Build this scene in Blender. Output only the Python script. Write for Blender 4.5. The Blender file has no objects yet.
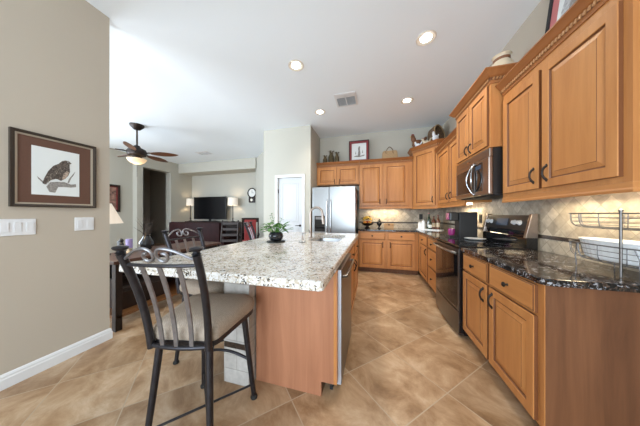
import bpy, bmesh, math, random
from mathutils import Vector, Matrix
random.seed(7)
PI = math.pi
SC = bpy.context.scene
COL = SC.collection

# ------------------------------------------------------------------ camera
cam_d = bpy.data.cameras.new('camera')
cam_d.sensor_width = 36.0
cam_d.lens = 36.0 * 200.0 / 640.0
cam_d.shift_x = 2.37 / 640.0
cam_d.shift_y = 0.69 / 640.0
cam_d.clip_start = 0.02
cam = bpy.data.objects.new('camera', cam_d)
COL.objects.link(cam)
cam.location = (0, 0, 1.2477)
cam.rotation_euler = (PI / 2, 0, 0.2734)
SC.camera = cam

# ------------------------------------------------------------------ world, daylight, exposure
world = bpy.data.worlds.new('world')
SC.world = world
world.use_nodes = True
wn = world.node_tree
wn.nodes.clear()
wo = wn.nodes.new('ShaderNodeOutputWorld')
wb = wn.nodes.new('ShaderNodeBackground')
wb.inputs['Color'].default_value = (0.72, 0.86, 1.0, 1)
wb.inputs['Strength'].default_value = 1.6
wn.links.new(wb.outputs[0], wo.inputs[0])

def area(name, loc, rot, sx, sy, power, color):
    l = bpy.data.lights.new(name, 'AREA')
    l.shape = 'RECTANGLE'; l.size = sx; l.size_y = sy
    l.energy = power; l.color = color
    o = bpy.data.objects.new(name, l)
    COL.objects.link(o)
    o.location = loc; o.rotation_euler = rot
    return o

DAY = (0.93, 0.97, 1.0)
# daylight through the openings of the rear walls (kitchen nook, great room) and the side window
area('daylight_nook', (-0.55, -2.62, 1.45), (PI / 2 + .38, 0, 0), 3.2, 2.3, 62, (0.82, 0.92, 1.0))
area('daylight_great_room', (-5.0, -2.62, 1.45), (PI / 2 + .38, 0, 0), 3.8, 2.5, 105, (0.76, 0.88, 1.0))
area('daylight_side', (-7.45, 0.9, 1.5), (PI / 2 + .30, 0, -PI / 2), 2.6, 2.2, 105, (0.76, 0.88, 1.0))

vs = SC.view_settings
vs.view_transform = 'Standard'
vs.look = 'None'
vs.gamma = 1.0
vs.use_curve_mapping = False
vs.exposure = 1.3
SC.cycles.use_denoising = True
SC.cycles.max_bounces = 8
SC.cycles.diffuse_bounces = 5
SC.cycles.sample_clamp_indirect = 6.0

# ------------------------------------------------------------------ material helpers
def new_mat(name):
    m = bpy.data.materials.new(name)
    m.use_nodes = True
    nt = m.node_tree
    b = nt.nodes['Principled BSDF']
    return m, nt, b

def N(nt, t, **kw):
    n = nt.nodes.new(t)
    for k, v in kw.items():
        if k in n.inputs: n.inputs[k].default_value = v
        else: setattr(n, k, v)
    return n

def plain(name, col, rough=0.5, metal=0.0, noise=0.0, nscale=20, spec=None, coat=0.0):
    m, nt, b = new_mat(name)
    b.inputs['Roughness'].default_value = rough
    b.inputs['Metallic'].default_value = metal
    if spec is not None: b.inputs['Specular IOR Level'].default_value = spec
    if coat: b.inputs['Coat Weight'].default_value = coat
    if noise > 0:
        tc = N(nt, 'ShaderNodeTexCoord')
        nz = N(nt, 'ShaderNodeTexNoise', Scale=nscale, Detail=3.0)
        nt.links.new(tc.outputs['Object'], nz.inputs['Vector'])
        r = ramp(nt, [(0.3, tuple(c * (1 - noise) for c in col)), (0.7, tuple(min(1, c * (1 + noise)) for c in col))])
        nt.links.new(nz.outputs['Fac'], r.inputs['Fac'])
        nt.links.new(r.outputs['Color'], b.inputs['Base Color'])
    else:
        b.inputs['Base Color'].default_value = (*col, 1)
    return m

def ramp(nt, stops, interp='LINEAR'):
    r = nt.nodes.new('ShaderNodeValToRGB')
    r.color_ramp.interpolation = interp
    el = r.color_ramp.elements
    while len(el) < len(stops): el.new(0.5)
    for e, (p, c) in zip(el, stops):
        e.position = p; e.color = (c[0], c[1], c[2], 1)
    return r

def emit(name, col, strength):
    m, nt, b = new_mat(name)
    b.inputs['Base Color'].default_value = (*col, 1)
    b.inputs['Emission Color'].default_value = (*col, 1)
    b.inputs['Emission Strength'].default_value = strength
    return m

def wood(name, dark, light, axis='z', rough=0.38, scale=1.0):
    m, nt, b = new_mat(name)
    tc = N(nt, 'ShaderNodeTexCoord')
    mp = N(nt, 'ShaderNodeMapping')
    s = {'z': (22, 22, 1.6), 'x': (1.6, 22, 22), 'y': (22, 1.6, 22)}[axis]
    mp.inputs['Scale'].default_value = tuple(v * scale for v in s)
    nt.links.new(tc.outputs['Object'], mp.inputs['Vector'])
    nz = N(nt, 'ShaderNodeTexNoise', Scale=1.0, Detail=5.0, Roughness=0.62, Distortion=0.6)
    nt.links.new(mp.outputs[0], nz.inputs['Vector'])
    mp2 = N(nt, 'ShaderNodeMapping')
    s2 = {'z': (4, 4, .8), 'x': (.8, 4, 4), 'y': (4, .8, 4)}[axis]
    mp2.inputs['Scale'].default_value = s2
    nt.links.new(tc.outputs['Object'], mp2.inputs['Vector'])
    n2 = N(nt, 'ShaderNodeTexNoise', Scale=1.0, Detail=2.0)
    nt.links.new(mp2.outputs[0], n2.inputs['Vector'])
    mx = N(nt, 'ShaderNodeMath', operation='MULTIPLY_ADD')
    nt.links.new(n2.outputs['Fac'], mx.inputs[0]); mx.inputs[1].default_value = 0.5
    sub = N(nt, 'ShaderNodeMath', operation='MULTIPLY'); sub.inputs[1].default_value = 0.5
    nt.links.new(nz.outputs['Fac'], sub.inputs[0])
    nt.links.new(sub.outputs[0], mx.inputs[2])
    r = ramp(nt, [(0.32, dark), (0.66, light)])
    nt.links.new(mx.outputs[0], r.inputs['Fac'])
    nt.links.new(r.outputs['Color'], b.inputs['Base Color'])
    b.inputs['Roughness'].default_value = rough
    b.inputs['Specular IOR Level'].default_value = 0.35
    return m

def paint(name, col, bump=0.05, rough=0.75):
    m, nt, b = new_mat(name)
    b.inputs['Base Color'].default_value = (*col, 1)
    b.inputs['Roughness'].default_value = rough
    b.inputs['Specular IOR Level'].default_value = 0.25
    tc = N(nt, 'ShaderNodeTexCoord')
    nz = N(nt, 'ShaderNodeTexNoise', Scale=45.0, Detail=2.0)
    nt.links.new(tc.outputs['Object'], nz.inputs['Vector'])
    bp = N(nt, 'ShaderNodeBump', Strength=bump, Distance=0.01)
    nt.links.new(nz.outputs['Fac'], bp.inputs['Height'])
    nt.links.new(bp.outputs[0], b.inputs['Normal'])
    return m

def granite(name, stops, scale, rough, spots=None, spot_scale=60, spot_lo=0.0, spot_hi=0.1, big=None):
    m, nt, b = new_mat(name)
    tc = N(nt, 'ShaderNodeTexCoord')
    wz = N(nt, 'ShaderNodeTexNoise', Scale=scale * 0.35, Detail=3.0)
    nt.links.new(tc.outputs['Object'], wz.inputs['Vector'])
    ad = N(nt, 'ShaderNodeVectorMath', operation='MULTIPLY_ADD')
    ad.inputs[1].default_value = (0.05,) * 3
    nt.links.new(wz.outputs['Color'], ad.inputs[0]); nt.links.new(tc.outputs['Object'], ad.inputs[2])
    vo = N(nt, 'ShaderNodeTexVoronoi', Scale=scale)
    nt.links.new(ad.outputs[0], vo.inputs['Vector'])
    sp = N(nt, 'ShaderNodeSeparateColor')
    nt.links.new(vo.outputs['Color'], sp.inputs[0])
    nz = N(nt, 'ShaderNodeTexNoise', Scale=scale * 0.12, Detail=4.0)
    nt.links.new(tc.outputs['Object'], nz.inputs['Vector'])
    mx = N(nt, 'ShaderNodeMath', operation='MULTIPLY_ADD'); mx.inputs[1].default_value = 0.55
    nt.links.new(sp.outputs[0], mx.inputs[0])
    s2 = N(nt, 'ShaderNodeMath', operation='MULTIPLY'); s2.inputs[1].default_value = 0.45
    nt.links.new(nz.outputs['Fac'], s2.inputs[0]); nt.links.new(s2.outputs[0], mx.inputs[2])
    r = ramp(nt, stops)
    nt.links.new(mx.outputs[0], r.inputs['Fac'])
    nt.links.new(r.outputs['Color'], b.inputs['Base Color'])
    b.inputs['Roughness'].default_value = rough
    return m

# floor: square stone tiles laid on the diagonal
def floor_mat():
    m, nt, b = new_mat('diagonal_stone_tile')
    S = 0.4826
    tc = N(nt, 'ShaderNodeTexCoord')
    def dot(v, off):
        d = N(nt, 'ShaderNodeVectorMath', operation='DOT_PRODUCT'); d.inputs[1].default_value = v
        nt.links.new(tc.outputs['Object'], d.inputs[0])
        a = N(nt, 'ShaderNodeMath', operation='SUBTRACT'); a.inputs[1].default_value = off
        nt.links.new(d.outputs['Value'], a.inputs[0])
        return a
    u = dot((0.70711, 0.70711, 0), 1.4687 - 20 * S)
    v = dot((-0.70711, 0.70711, 0), 0.7707 - 20 * S)
    uv = N(nt, 'ShaderNodeCombineXYZ')
    nt.links.new(u.outputs[0], uv.inputs[0]); nt.links.new(v.outputs[0], uv.inputs[1])
    br = N(nt, 'ShaderNodeTexBrick', offset=0.0, squash=1.0)
    br.inputs['Scale'].default_value = 1.0
    br.inputs['Brick Width'].default_value = S; br.inputs['Row Height'].default_value = S
    br.inputs['Mortar Size'].default_value = 0.0038; br.inputs['Mortar Smooth'].default_value = 0.2
    nt.links.new(uv.outputs[0], br.inputs['Vector'])
    # a random value per tile
    fl = N(nt, 'ShaderNodeVectorMath', operation='SCALE'); fl.inputs['Scale'].default_value = 1 / S
    nt.links.new(uv.outputs[0], fl.inputs[0])
    ff = N(nt, 'ShaderNodeVectorMath', operation='FLOOR')
    nt.links.new(fl.outputs[0], ff.inputs[0])
    wn_ = N(nt, 'ShaderNodeTexWhiteNoise', noise_dimensions='3D')
    nt.links.new(ff.outputs[0], wn_.inputs['Vector'])
    off = N(nt, 'ShaderNodeVectorMath', operation='MULTIPLY_ADD'); off.inputs[1].default_value = (7, 7, 7)
    nt.links.new(wn_.outputs['Color'], off.inputs[0]); nt.links.new(uv.outputs[0], off.inputs[2])
    mp = N(nt, 'ShaderNodeMapping'); mp.inputs['Scale'].default_value = (2.6, 2.0, 1); mp.inputs['Rotation'].default_value = (0, 0, 0.5)
    nt.links.new(off.outputs[0], mp.inputs['Vector'])
    n1 = N(nt, 'ShaderNodeTexNoise', Scale=1.7, Detail=10.0, Roughness=0.68, Distortion=0.45)
    nt.links.new(mp.outputs[0], n1.inputs['Vector'])
    r = ramp(nt, [(0.30, (0.21, 0.112, 0.052)), (0.42, (0.32, 0.190, 0.098)), (0.50, (0.40, 0.255, 0.145)), (0.57, (0.47, 0.318, 0.192)), (0.68, (0.58, 0.43, 0.295))])
    nt.links.new(n1.outputs['Fac'], r.inputs['Fac'])
    hsv = N(nt, 'ShaderNodeHueSaturation')
    val = N(nt, 'ShaderNodeMapRange'); val.inputs['To Min'].default_value = 0.84; val.inputs['To Max'].default_value = 1.1
    nt.links.new(wn_.outputs['Value'], val.inputs['Value'])
    nt.links.new(val.outputs[0], hsv.inputs['Value']); nt.links.new(r.outputs['Color'], hsv.inputs['Color'])
    mx = N(nt, 'ShaderNodeMix', data_type='RGBA')
    mx.inputs[7].default_value = (0.46, 0.355, 0.25, 1)
    nt.links.new(br.outputs['Fac'], mx.inputs[0]); nt.links.new(hsv.outputs['Color'], mx.inputs[6])
    nt.links.new(mx.outputs[2], b.inputs['Base Color'])
    b.inputs['Roughness'].default_value = 0.36
    bp = N(nt, 'ShaderNodeBump', Strength=0.25, Distance=0.004, invert=True)
    nt.links.new(br.outputs['Fac'], bp.inputs['Height']); nt.links.new(bp.outputs[0], b.inputs['Normal'])
    return m

def splash_mat(name, along):   # tumbled travertine set on the diagonal; along = world axis of the wall
    m, nt, b = new_mat(name)
    S = 0.088
    tc = N(nt, 'ShaderNodeTexCoord')
    def dot(v):
        d = N(nt, 'ShaderNodeVectorMath', operation='DOT_PRODUCT'); d.inputs[1].default_value = v
        nt.links.new(tc.outputs['Object'], d.inputs[0]); return d
    a = (1, 0, 0) if along == 'x' else (0, 1, 0)
    u = dot((a[0] * .7071, a[1] * .7071, .7071)); v = dot((-a[0] * .7071, -a[1] * .7071, .7071))
    uv = N(nt, 'ShaderNodeCombineXYZ')
    nt.links.new(u.outputs['Value'], uv.inputs[0]); nt.links.new(v.outputs['Value'], uv.inputs[1])
    sh = N(nt, 'ShaderNodeVectorMath', operation='ADD'); sh.inputs[1].default_value = (S * 80, S * 80, 0)
    nt.links.new(uv.outputs[0], sh.inputs[0])
    br = N(nt, 'ShaderNodeTexBrick', offset=0.0)
    br.inputs['Scale'].default_value = 1.0; br.inputs['Brick Width'].default_value = S; br.inputs['Row Height'].default_value = S
    br.inputs['Mortar Size'].default_value = 0.0028; br.inputs['Mortar Smooth'].default_value = 0.3
    br.inputs['Color1'].default_value = (0.30, 0.265, 0.215, 1); br.inputs['Color2'].default_value = (0.50, 0.45, 0.375, 1)
    br.inputs['Mortar'].default_value = (0.30, 0.27, 0.22, 1)
    nt.links.new(sh.outputs[0], br.inputs['Vector'])
    nz = N(nt, 'ShaderNodeTexNoise', Scale=22.0, Detail=5.0)
    nt.links.new(tc.outputs['Object'], nz.inputs['Vector'])
    hs = N(nt, 'ShaderNodeHueSaturation')
    mr = N(nt, 'ShaderNodeMapRange'); mr.inputs['From Min'].default_value = .3; mr.inputs['From Max'].default_value = .7
    mr.inputs['To Min'].default_value = 0.78; mr.inputs['To Max'].default_value = 1.2
    nt.links.new(nz.outputs['Fac'], mr.inputs['Value']); nt.links.new(mr.outputs[0], hs.inputs['Value'])
    nt.links.new(br.outputs['Color'], hs.inputs['Color']); nt.links.new(hs.outputs[0], b.inputs['Base Color'])
    b.inputs['Roughness'].default_value = 0.45
    bp = N(nt, 'ShaderNodeBump', Strength=0.3, Distance=0.003, invert=True)
    nt.links.new(br.outputs['Fac'], bp.inputs['Height']); nt.links.new(bp.outputs[0], b.inputs['Normal'])
    return m

def brick_mat(name, c1, c2, mort, bw, rh, axis='x', msize=0.004, rough=0.8, bump=0.6):
    m, nt, b = new_mat(name)
    tc = N(nt, 'ShaderNodeTexCoord')
    sp = N(nt, 'ShaderNodeSeparateXYZ'); nt.links.new(tc.outputs['Object'], sp.inputs[0])
    ad = N(nt, 'ShaderNodeMath', operation='ADD'); nt.links.new(sp.outputs[0], ad.inputs[0]); nt.links.new(sp.outputs[1], ad.inputs[1])
    uv = N(nt, 'ShaderNodeCombineXYZ'); nt.links.new(ad.outputs[0], uv.inputs[0]); nt.links.new(sp.outputs[2], uv.inputs[1])
    br = N(nt, 'ShaderNodeTexBrick')
    br.inputs['Scale'].default_value = 1.0; br.inputs['Brick Width'].default_value = bw; br.inputs['Row Height'].default_value = rh
    br.inputs['Mortar Size'].default_value = msize; br.inputs['Color1'].default_value = (*c1, 1); br.inputs['Color2'].default_value = (*c2, 1)
    br.inputs['Mortar'].default_value = (*mort, 1)
    nt.links.new(uv.outputs[0], br.inputs['Vector'])
    nz = N(nt, 'ShaderNodeTexNoise', Scale=30.0, Detail=4.0); nt.links.new(tc.outputs['Object'], nz.inputs['Vector'])
    hs = N(nt, 'ShaderNodeHueSaturation')
    mr = N(nt, 'ShaderNodeMapRange'); mr.inputs['To Min'].default_value = 0.75; mr.inputs['To Max'].default_value = 1.2
    nt.links.new(nz.outputs['Fac'], mr.inputs['Value']); nt.links.new(mr.outputs[0], hs.inputs['Value'])
    nt.links.new(br.outputs['Color'], hs.inputs['Color']); nt.links.new(hs.outputs[0], b.inputs['Base Color'])
    b.inputs['Roughness'].default_value = rough
    bp = N(nt, 'ShaderNodeBump', Strength=bump, Distance=0.006, invert=True)
    nt.links.new(br.outputs['Fac'], bp.inputs['Height']); nt.links.new(bp.outputs[0], b.inputs['Normal'])
    return m

def weave(name, c1, c2, scale=160, rough=0.9):
    m, nt, b = new_mat(name)
    tc = N(nt, 'ShaderNodeTexCoord')
    ck = N(nt, 'ShaderNodeTexChecker', Scale=scale); ck.inputs['Color1'].default_value = (*c1, 1); ck.inputs['Color2'].default_value = (*c2, 1)
    nz = N(nt, 'ShaderNodeTexNoise', Scale=scale * .7, Detail=2.0)
    nt.links.new(tc.outputs['Object'], ck.inputs['Vector']); nt.links.new(tc.outputs['Object'], nz.inputs['Vector'])
    mx = N(nt, 'ShaderNodeMix', data_type='RGBA', blend_type='MULTIPLY'); mx.inputs[0].default_value = 0.6
    nt.links.new(ck.outputs['Color'], mx.inputs[6]); nt.links.new(nz.outputs['Color'], mx.inputs[7])
    r = N(nt, 'ShaderNodeMix', data_type='RGBA'); r.inputs[0].default_value = 0.5
    nt.links.new(ck.outputs['Color'], r.inputs[6])
    g = ramp(nt, [(.35, c1), (.65, c2)]); nt.links.new(nz.outputs['Fac'], g.inputs['Fac']); nt.links.new(g.outputs['Color'], r.inputs[7])
    nt.links.new(r.outputs[2], b.inputs['Base Color'])
    b.inputs['Roughness'].default_value = rough
    bp = N(nt, 'ShaderNodeBump', Strength=0.3, Distance=0.002); nt.links.new(nz.outputs['Fac'], bp.inputs['Height']); nt.links.new(bp.outputs[0], b.inputs['Normal'])
    return m

MAPLE_D, MAPLE_L = (0.395, 0.152, 0.044), (0.565, 0.255, 0.086)
M = {}
M['maple'] = wood('honey_maple', MAPLE_D, MAPLE_L, 'z')
M['maple_h'] = wood('honey_maple_horizontal', MAPLE_D, MAPLE_L, 'x')
M['maple_crown'] = wood('honey_maple_crown', (0.27, 0.095, 0.028), (0.38, 0.148, 0.047), 'x', rough=0.42)
M['maple_rope'] = plain('rope_bead_maple', (0.40, 0.19, 0.07), 0.5)
M['glaze'] = plain('dark_cabinet_glaze', (0.17, 0.06, 0.019), 0.5)
M['veneer'] = wood('shade_toned_maple_veneer', (0.095, 0.037, 0.016), (0.235, 0.100, 0.044), 'z', rough=0.5, scale=0.6)  # shade on the near end panel is put into this darker colour
M['veneer_pink'] = wood('rosy_maple_veneer', (0.27, 0.108, 0.055), (0.46, 0.210, 0.115), 'z', rough=0.46, scale=0.6)
M['dark_wood'] = wood('dark_walnut', (0.008, 0.005, 0.004), (0.026, 0.012, 0.008), 'x', rough=0.45)
M['red_wood'] = wood('reddish_wood', (0.045, 0.02, 0.014), (0.10, 0.045, 0.03), 'y', rough=0.4)
M['fan_wood'] = wood('fan_blade_wood', (0.05, 0.018, 0.009), (0.13, 0.05, 0.022), 'x', rough=0.35)
M['shelf_wood'] = wood('amber_wood', (0.07, 0.028, 0.010), (0.16, 0.065, 0.022), 'y', rough=0.35)
M['wall'] = paint('warm_beige_paint', (0.475, 0.42, 0.345))
M['wall_pale'] = paint('pale_greige_paint', (0.475, 0.455, 0.395))
M['ceil'] = paint('white_ceiling_paint', (0.83, 0.885, 0.93), 0.04)
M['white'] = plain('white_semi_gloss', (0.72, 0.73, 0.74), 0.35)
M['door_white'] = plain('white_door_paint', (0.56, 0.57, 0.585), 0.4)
M['floor'] = floor_mat()
M['splash_x'] = splash_mat('diagonal_travertine_back', 'x')
M['splash_y'] = splash_mat('diagonal_travertine_right', 'y')
M['mosaic'] = brick_mat('dark_mosaic_strip', (0.008, 0.007, 0.006), (0.07, 0.045, 0.032), (0.05, 0.04, 0.032), 0.022, 0.011, msize=0.0012, rough=0.3, bump=.2)
M['stone'] = brick_mat('whitewashed_stone', (0.52, 0.50, 0.475), (0.38, 0.355, 0.325), (0.36, 0.34, 0.31), 0.21, 0.105)
M['granite_light'] = granite('cream_granite', [(0.21, (0.012, 0.012, 0.012)), (0.26, (0.10, 0.085, 0.07)), (0.30, (0.40, 0.335, 0.255)), (0.42, (0.54, 0.49, 0.41)), (0.55, (0.62, 0.605, 0.575)), (0.70, (0.70, 0.705, 0.71))], 105, 0.10)
M['granite_dark'] = granite('black_brown_granite', [(0.25, (0.004, 0.004, 0.005)), (0.52, (0.010, 0.009, 0.009)), (0.60, (0.045, 0.026, 0.018)), (0.66, (0.10, 0.065, 0.045)), (0.70, (0.02, 0.018, 0.018)), (0.74, (0.25, 0.25, 0.27)), (0.80, (0.36, 0.37, 0.40))], 110, 0.07)
M['steel'] = plain('brushed_steel', (0.33, 0.335, 0.34), 0.30, 1.0, 0.04, 60)
M['steel_dark'] = plain('dark_stainless', (0.17, 0.16, 0.155), 0.30, 1.0, 0.05, 60)
M['steel_warm'] = plain('warm_stainless', (0.36, 0.30, 0.26), 0.3, 1.0, 0.05, 60)
M['chrome'] = plain('polished_chrome', (0.50, 0.50, 0.51), 0.14, 1.0)
M['wire'] = plain('chromed_wire', (0.14, 0.14, 0.145), 0.4, 0.6)
M['black_gloss'] = plain('black_glass', (0.008, 0.008, 0.009), 0.06)
M['black'] = plain('black_plastic', (0.012, 0.012, 0.013), 0.35)
M['black_matte'] = plain('matte_black', (0.016, 0.016, 0.017), 0.6)
M['screen'] = plain('dark_screen', (0.004, 0.004, 0.005), 0.25)
M['bronze'] = plain('oil_rubbed_bronze', (0.035, 0.026, 0.022), 0.42, 0.7)
M['iron'] = plain('pewter_iron', (0.040, 0.039, 0.045), 0.36, 0.75, 0.15, 30)
M['iron_light'] = plain('highlight_pewter', (0.26, 0.26, 0.28), 0.34, 0.85, 0.15, 30)  # lighter pewter: metallic highlights put into the colour
M['seat'] = weave('tan_tweed', (0.42, 0.345, 0.275), (0.27, 0.22, 0.175), 170)
M['leather'] = plain('burgundy_leather', (0.016, 0.004, 0.004), 0.55, 0, 0.3, 8, spec=.08)
M['red_cloth'] = plain('red_upholstery', (0.27, 0.03, 0.03), 0.8)
M['shade'] = emit('cream_lamp_shade', (0.70, 0.62, 0.52), 0.22)
M['bulb'] = emit('glowing_lens', (1.0, 0.93, 0.82), 9.0)
M['glass_bowl'] = emit('frosted_bowl', (0.75, 0.55, 0.34), 0.25)
M['strip'] = emit('warm_strip_lens', (1.0, 0.85, 0.60), 4.0)
M['mat_brown'] = plain('brown_mat_board', (0.115, 0.055, 0.036), 0.55, 0, .08, 300)
M['paper'] = plain('white_paper', (0.72, 0.75, 0.74), 0.6)
M['ink'] = plain('ink_brown', (0.10, 0.078, 0.064), 0.8, 0, 0.8, 110)
M['ink_grey'] = plain('ink_grey', (0.26, 0.24, 0.22), 0.8, 0, 0.4, 90)
M['frame_bronze'] = plain('bronze_frame', (0.05, 0.038, 0.03), 0.4, 0.4)
M['frame_silver'] = plain('antique_silver', (0.40, 0.36, 0.29), 0.4, 0.5)
M['pot'] = plain('gunmetal_glaze', (0.02, 0.022, 0.026), 0.18)
M['leaf'] = plain('fresh_leaf', (0.055, 0.17, 0.024), 0.5, 0, 0.35, 25)
M['leaf_dark'] = plain('dark_leaf', (0.02, 0.045, 0.018), 0.6, 0, 0.3, 25)
M['soil'] = plain('soil', (0.03, 0.02, 0.014), 0.95)
M['white_ceramic'] = plain('white_ceramic', (0.80, 0.83, 0.86), 0.2)
M['cream_ceramic'] = plain('cream_ceramic', (0.62, 0.52, 0.37), 0.35, 0, 0.12, 12)
M['terracotta'] = plain('terracotta_brown', (0.20, 0.085, 0.04), 0.6, 0, 0.2, 12)
M['basket'] = weave('brown_wicker', (0.20, 0.12, 0.06), (0.07, 0.04, 0.022), 60)
M['straw'] = weave('pale_straw', (0.48, 0.33, 0.18), (0.34, 0.22, 0.11), 70)
M['moss'] = plain('moss_brown', (0.10, 0.075, 0.035), 0.8, 0, 0.4, 30)
M['red_frame'] = plain('crimson_frame', (0.20, 0.018, 0.018), 0.4, 0, 0.2, 60)
M['pink_mat'] = plain('rose_mat_board', (0.52, 0.17, 0.17), 0.6)
M['purple'] = plain('purple_plastic', (0.30, 0.03, 0.17), 0.25)
M['orange'] = plain('orange_peel', (0.62, 0.25, 0.03), 0.45)
M['yellow'] = plain('banana_yellow', (0.66, 0.42, 0.05), 0.5, 0, .12, 20)
M['pine'] = wood('pale_pine', (0.40, 0.22, 0.09), (0.55, 0.33, 0.15), 'x')
M['bottle_green'] = plain('green_bottle_glass', (0.01, 0.03, 0.012), 0.08)
M['bottle_amber'] = plain('amber_bottle_glass', (0.13, 0.035, 0.012), 0.1)
M['lavender'] = plain('lavender_wax', (0.35, 0.30, 0.62), 0.5)
M['hall'] = paint('shade_toned_hall_paint', (0.34, 0.31, 0.27))  # the hall's dimness is put into this darker wall colour
M['jamb'] = paint('white_jamb_paint', (0.72, 0.75, 0.78))
M['oil_paint'] = plain('painted_canvas', (0.22, 0.12, 0.09), 0.6, 0, 0.7, 12)
M['dial'] = plain('clock_dial', (0.75, 0.73, 0.68), 0.4)
M['display'] = emit('blue_display', (0.02, 0.035, 0.06), 0.3)
M['grille'] = plain('grey_grille', (0.30, 0.31, 0.32), 0.5, 0.3)
M['drain'] = plain('sink_steel', (0.34, 0.35, 0.37), 0.28, 0.85)
M['rubber'] = plain('black_rubber', (0.01, 0.01, 0.01), 0.7)
M['knob_grey'] = plain('light_grey_knob', (0.55, 0.56, 0.58), 0.35)
M['trim_cream'] = plain('cream_trim', (0.66, 0.60, 0.52), 0.4)
M['edge_silver'] = plain('pale_silver_edge', (0.50, 0.53, 0.58), 0.35, 0.4)
M['rug'] = plain('brown_rug', (0.14, 0.08, 0.05), 0.95, 0, 0.3, 40)

# ------------------------------------------------------------------ mesh builder
class MB:
    def __init__(self): self.bm = bmesh.new()
    def poly(self, pts):
        return self.bm.faces.new([self.bm.verts.new(p) for p in pts])
    def box(self, x0, x1, y0, y1, z0, z1, bev=0.0, mtx=None):
        b = bmesh.new()
        r = bmesh.ops.create_cube(b, size=1.0)
        for v in b.verts:
            v.co = Vector((x0 + (v.co.x + .5) * (x1 - x0), y0 + (v.co.y + .5) * (y1 - y0), z0 + (v.co.z + .5) * (z1 - z0)))
        if bev > 0:
            bmesh.ops.bevel(b, geom=list(b.edges), offset=bev, segments=2, affect='EDGES', profile=0.6)
        self.merge(b, mtx)
        return self
    def merge(self, b, mtx=None):
        if mtx is not None: b.transform(mtx)
        me = bpy.data.meshes.new('tmp'); b.to_mesh(me); b.free()
        self.bm.from_mesh(me); bpy.data.meshes.remove(me)
    def tube(self, pts, r, seg=8, cap=True, closed=False):
        pts = [Vector(p) for p in pts]
        n = len(pts)
        rs = r if isinstance(r, (list, tuple)) else [r] * n
        rings = []
        prev = None
        for i, p in enumerate(pts):
            if closed: t = pts[(i + 1) % n] - pts[i - 1]
            elif i == 0: t = pts[1] - p
            elif i == n - 1: t = p - pts[i - 1]
            else: t = pts[i + 1] - pts[i - 1]
            t.normalize()
            if prev is None:
                a = Vector((0, 0, 1)) if abs(t.z) < 0.9 else Vector((1, 0, 0))
                u = t.cross(a).normalized()
            else:
                u = (prev - t * prev.dot(t))
                u = u.normalized() if u.length > 1e-6 else t.orthogonal().normalized()
            prev = u
            w = t.cross(u)
            rings.append([self.bm.verts.new(p + (u * math.cos(2 * PI * k / seg) + w * math.sin(2 * PI * k / seg)) * rs[i]) for k in range(seg)])
        m = n if closed else n - 1
        for i in range(m):
            A, B = rings[i], rings[(i + 1) % n]
            for k in range(seg):
                self.bm.faces.new((A[k], A[(k + 1) % seg], B[(k + 1) % seg], B[k]))
        if cap and not closed:
            self.bm.faces.new(rings[0][::-1]); self.bm.faces.new(rings[-1])
        return self
    def lathe(self, prof, c=(0, 0, 0), seg=24, mtx=None, sx=1.0, sy=1.0):
        b = bmesh.new()
        rings = []
        for r, z in prof:
            if r < 1e-5: rings.append([b.verts.new((0, 0, z))])
            else: rings.append([b.verts.new((r * sx * math.cos(2 * PI * k / seg), r * sy * math.sin(2 * PI * k / seg), z)) for k in range(seg)])
        for A, B in zip(rings, rings[1:]):
            for k in range(seg):
                k2 = (k + 1) % seg
                if len(A) == 1 and len(B) == 1: continue
                if len(A) == 1: b.faces.new((A[0], B[k2], B[k]))
                elif len(B) == 1: b.faces.new((A[k], A[k2], B[0]))
                else: b.faces.new((A[k], A[k2], B[k2], B[k]))
        b.transform(Matrix.Translation(c))
        self.merge(b, mtx)
        return self
    def ell(self, c, r, rot=None, u=14, v=9):
        b = bmesh.new()
        bmesh.ops.create_uvsphere(b, u_segments=u, v_segments=v, radius=1.0)
        m = Matrix.Translation(c)
        if rot is not None: m = m @ rot
        m = m @ Matrix.Diagonal((r[0], r[1], r[2], 1))
        self.merge(b, m)
        return self
    def prism(self, poly, z0, z1, bev=0.0, mtx=None):
        b = bmesh.new()
        lo = [b.verts.new((x, y, z0)) for x, y in poly]
        hi = [b.verts.new((x, y, z1)) for x, y in poly]
        n = len(poly)
        b.faces.new(lo[::-1]); b.faces.new(hi)
        for i in range(n): b.faces.new((lo[i], lo[(i + 1) % n], hi[(i + 1) % n], hi[i]))
        if bev > 0: bmesh.ops.bevel(b, geom=list(b.edges), offset=bev, segments=2, affect='EDGES', profile=0.6)
        self.merge(b, mtx)
        return self
    def sweep(self, path, prof, cap=True, closed=False):
        """path of (x, y), outside on the right hand; profile of (outward offset, z), closed loop"""
        P = [Vector((p[0], p[1])) for p in path]
        n = len(P); rings = []
        for i in range(n):
            def nrm(a, b):
                d = (b - a).normalized(); return Vector((d.y, -d.x))
            if closed: n1, n2 = nrm(P[i - 1], P[i]), nrm(P[i], P[(i + 1) % n])
            elif i == 0: n1 = n2 = nrm(P[0], P[1])
            elif i == n - 1: n1 = n2 = nrm(P[-2], P[-1])
            else: n1, n2 = nrm(P[i - 1], P[i]), nrm(P[i], P[i + 1])
            mt = (n1 + n2) / max(0.2, 1 + n1.dot(n2))
            rings.append([self.bm.verts.new((P[i].x + mt.x * o, P[i].y + mt.y * o, z)) for o, z in prof])
        k = len(prof)
        for i in range(n if closed else n - 1):
            A, B = rings[i], rings[(i + 1) % n]
            for j in range(k):
                self.bm.faces.new((A[j], A[(j + 1) % k], B[(j + 1) % k], B[j]))
        if cap and not closed:
            self.bm.faces.new(rings[0]); self.bm.faces.new(rings[-1][::-1])
        return self
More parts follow.
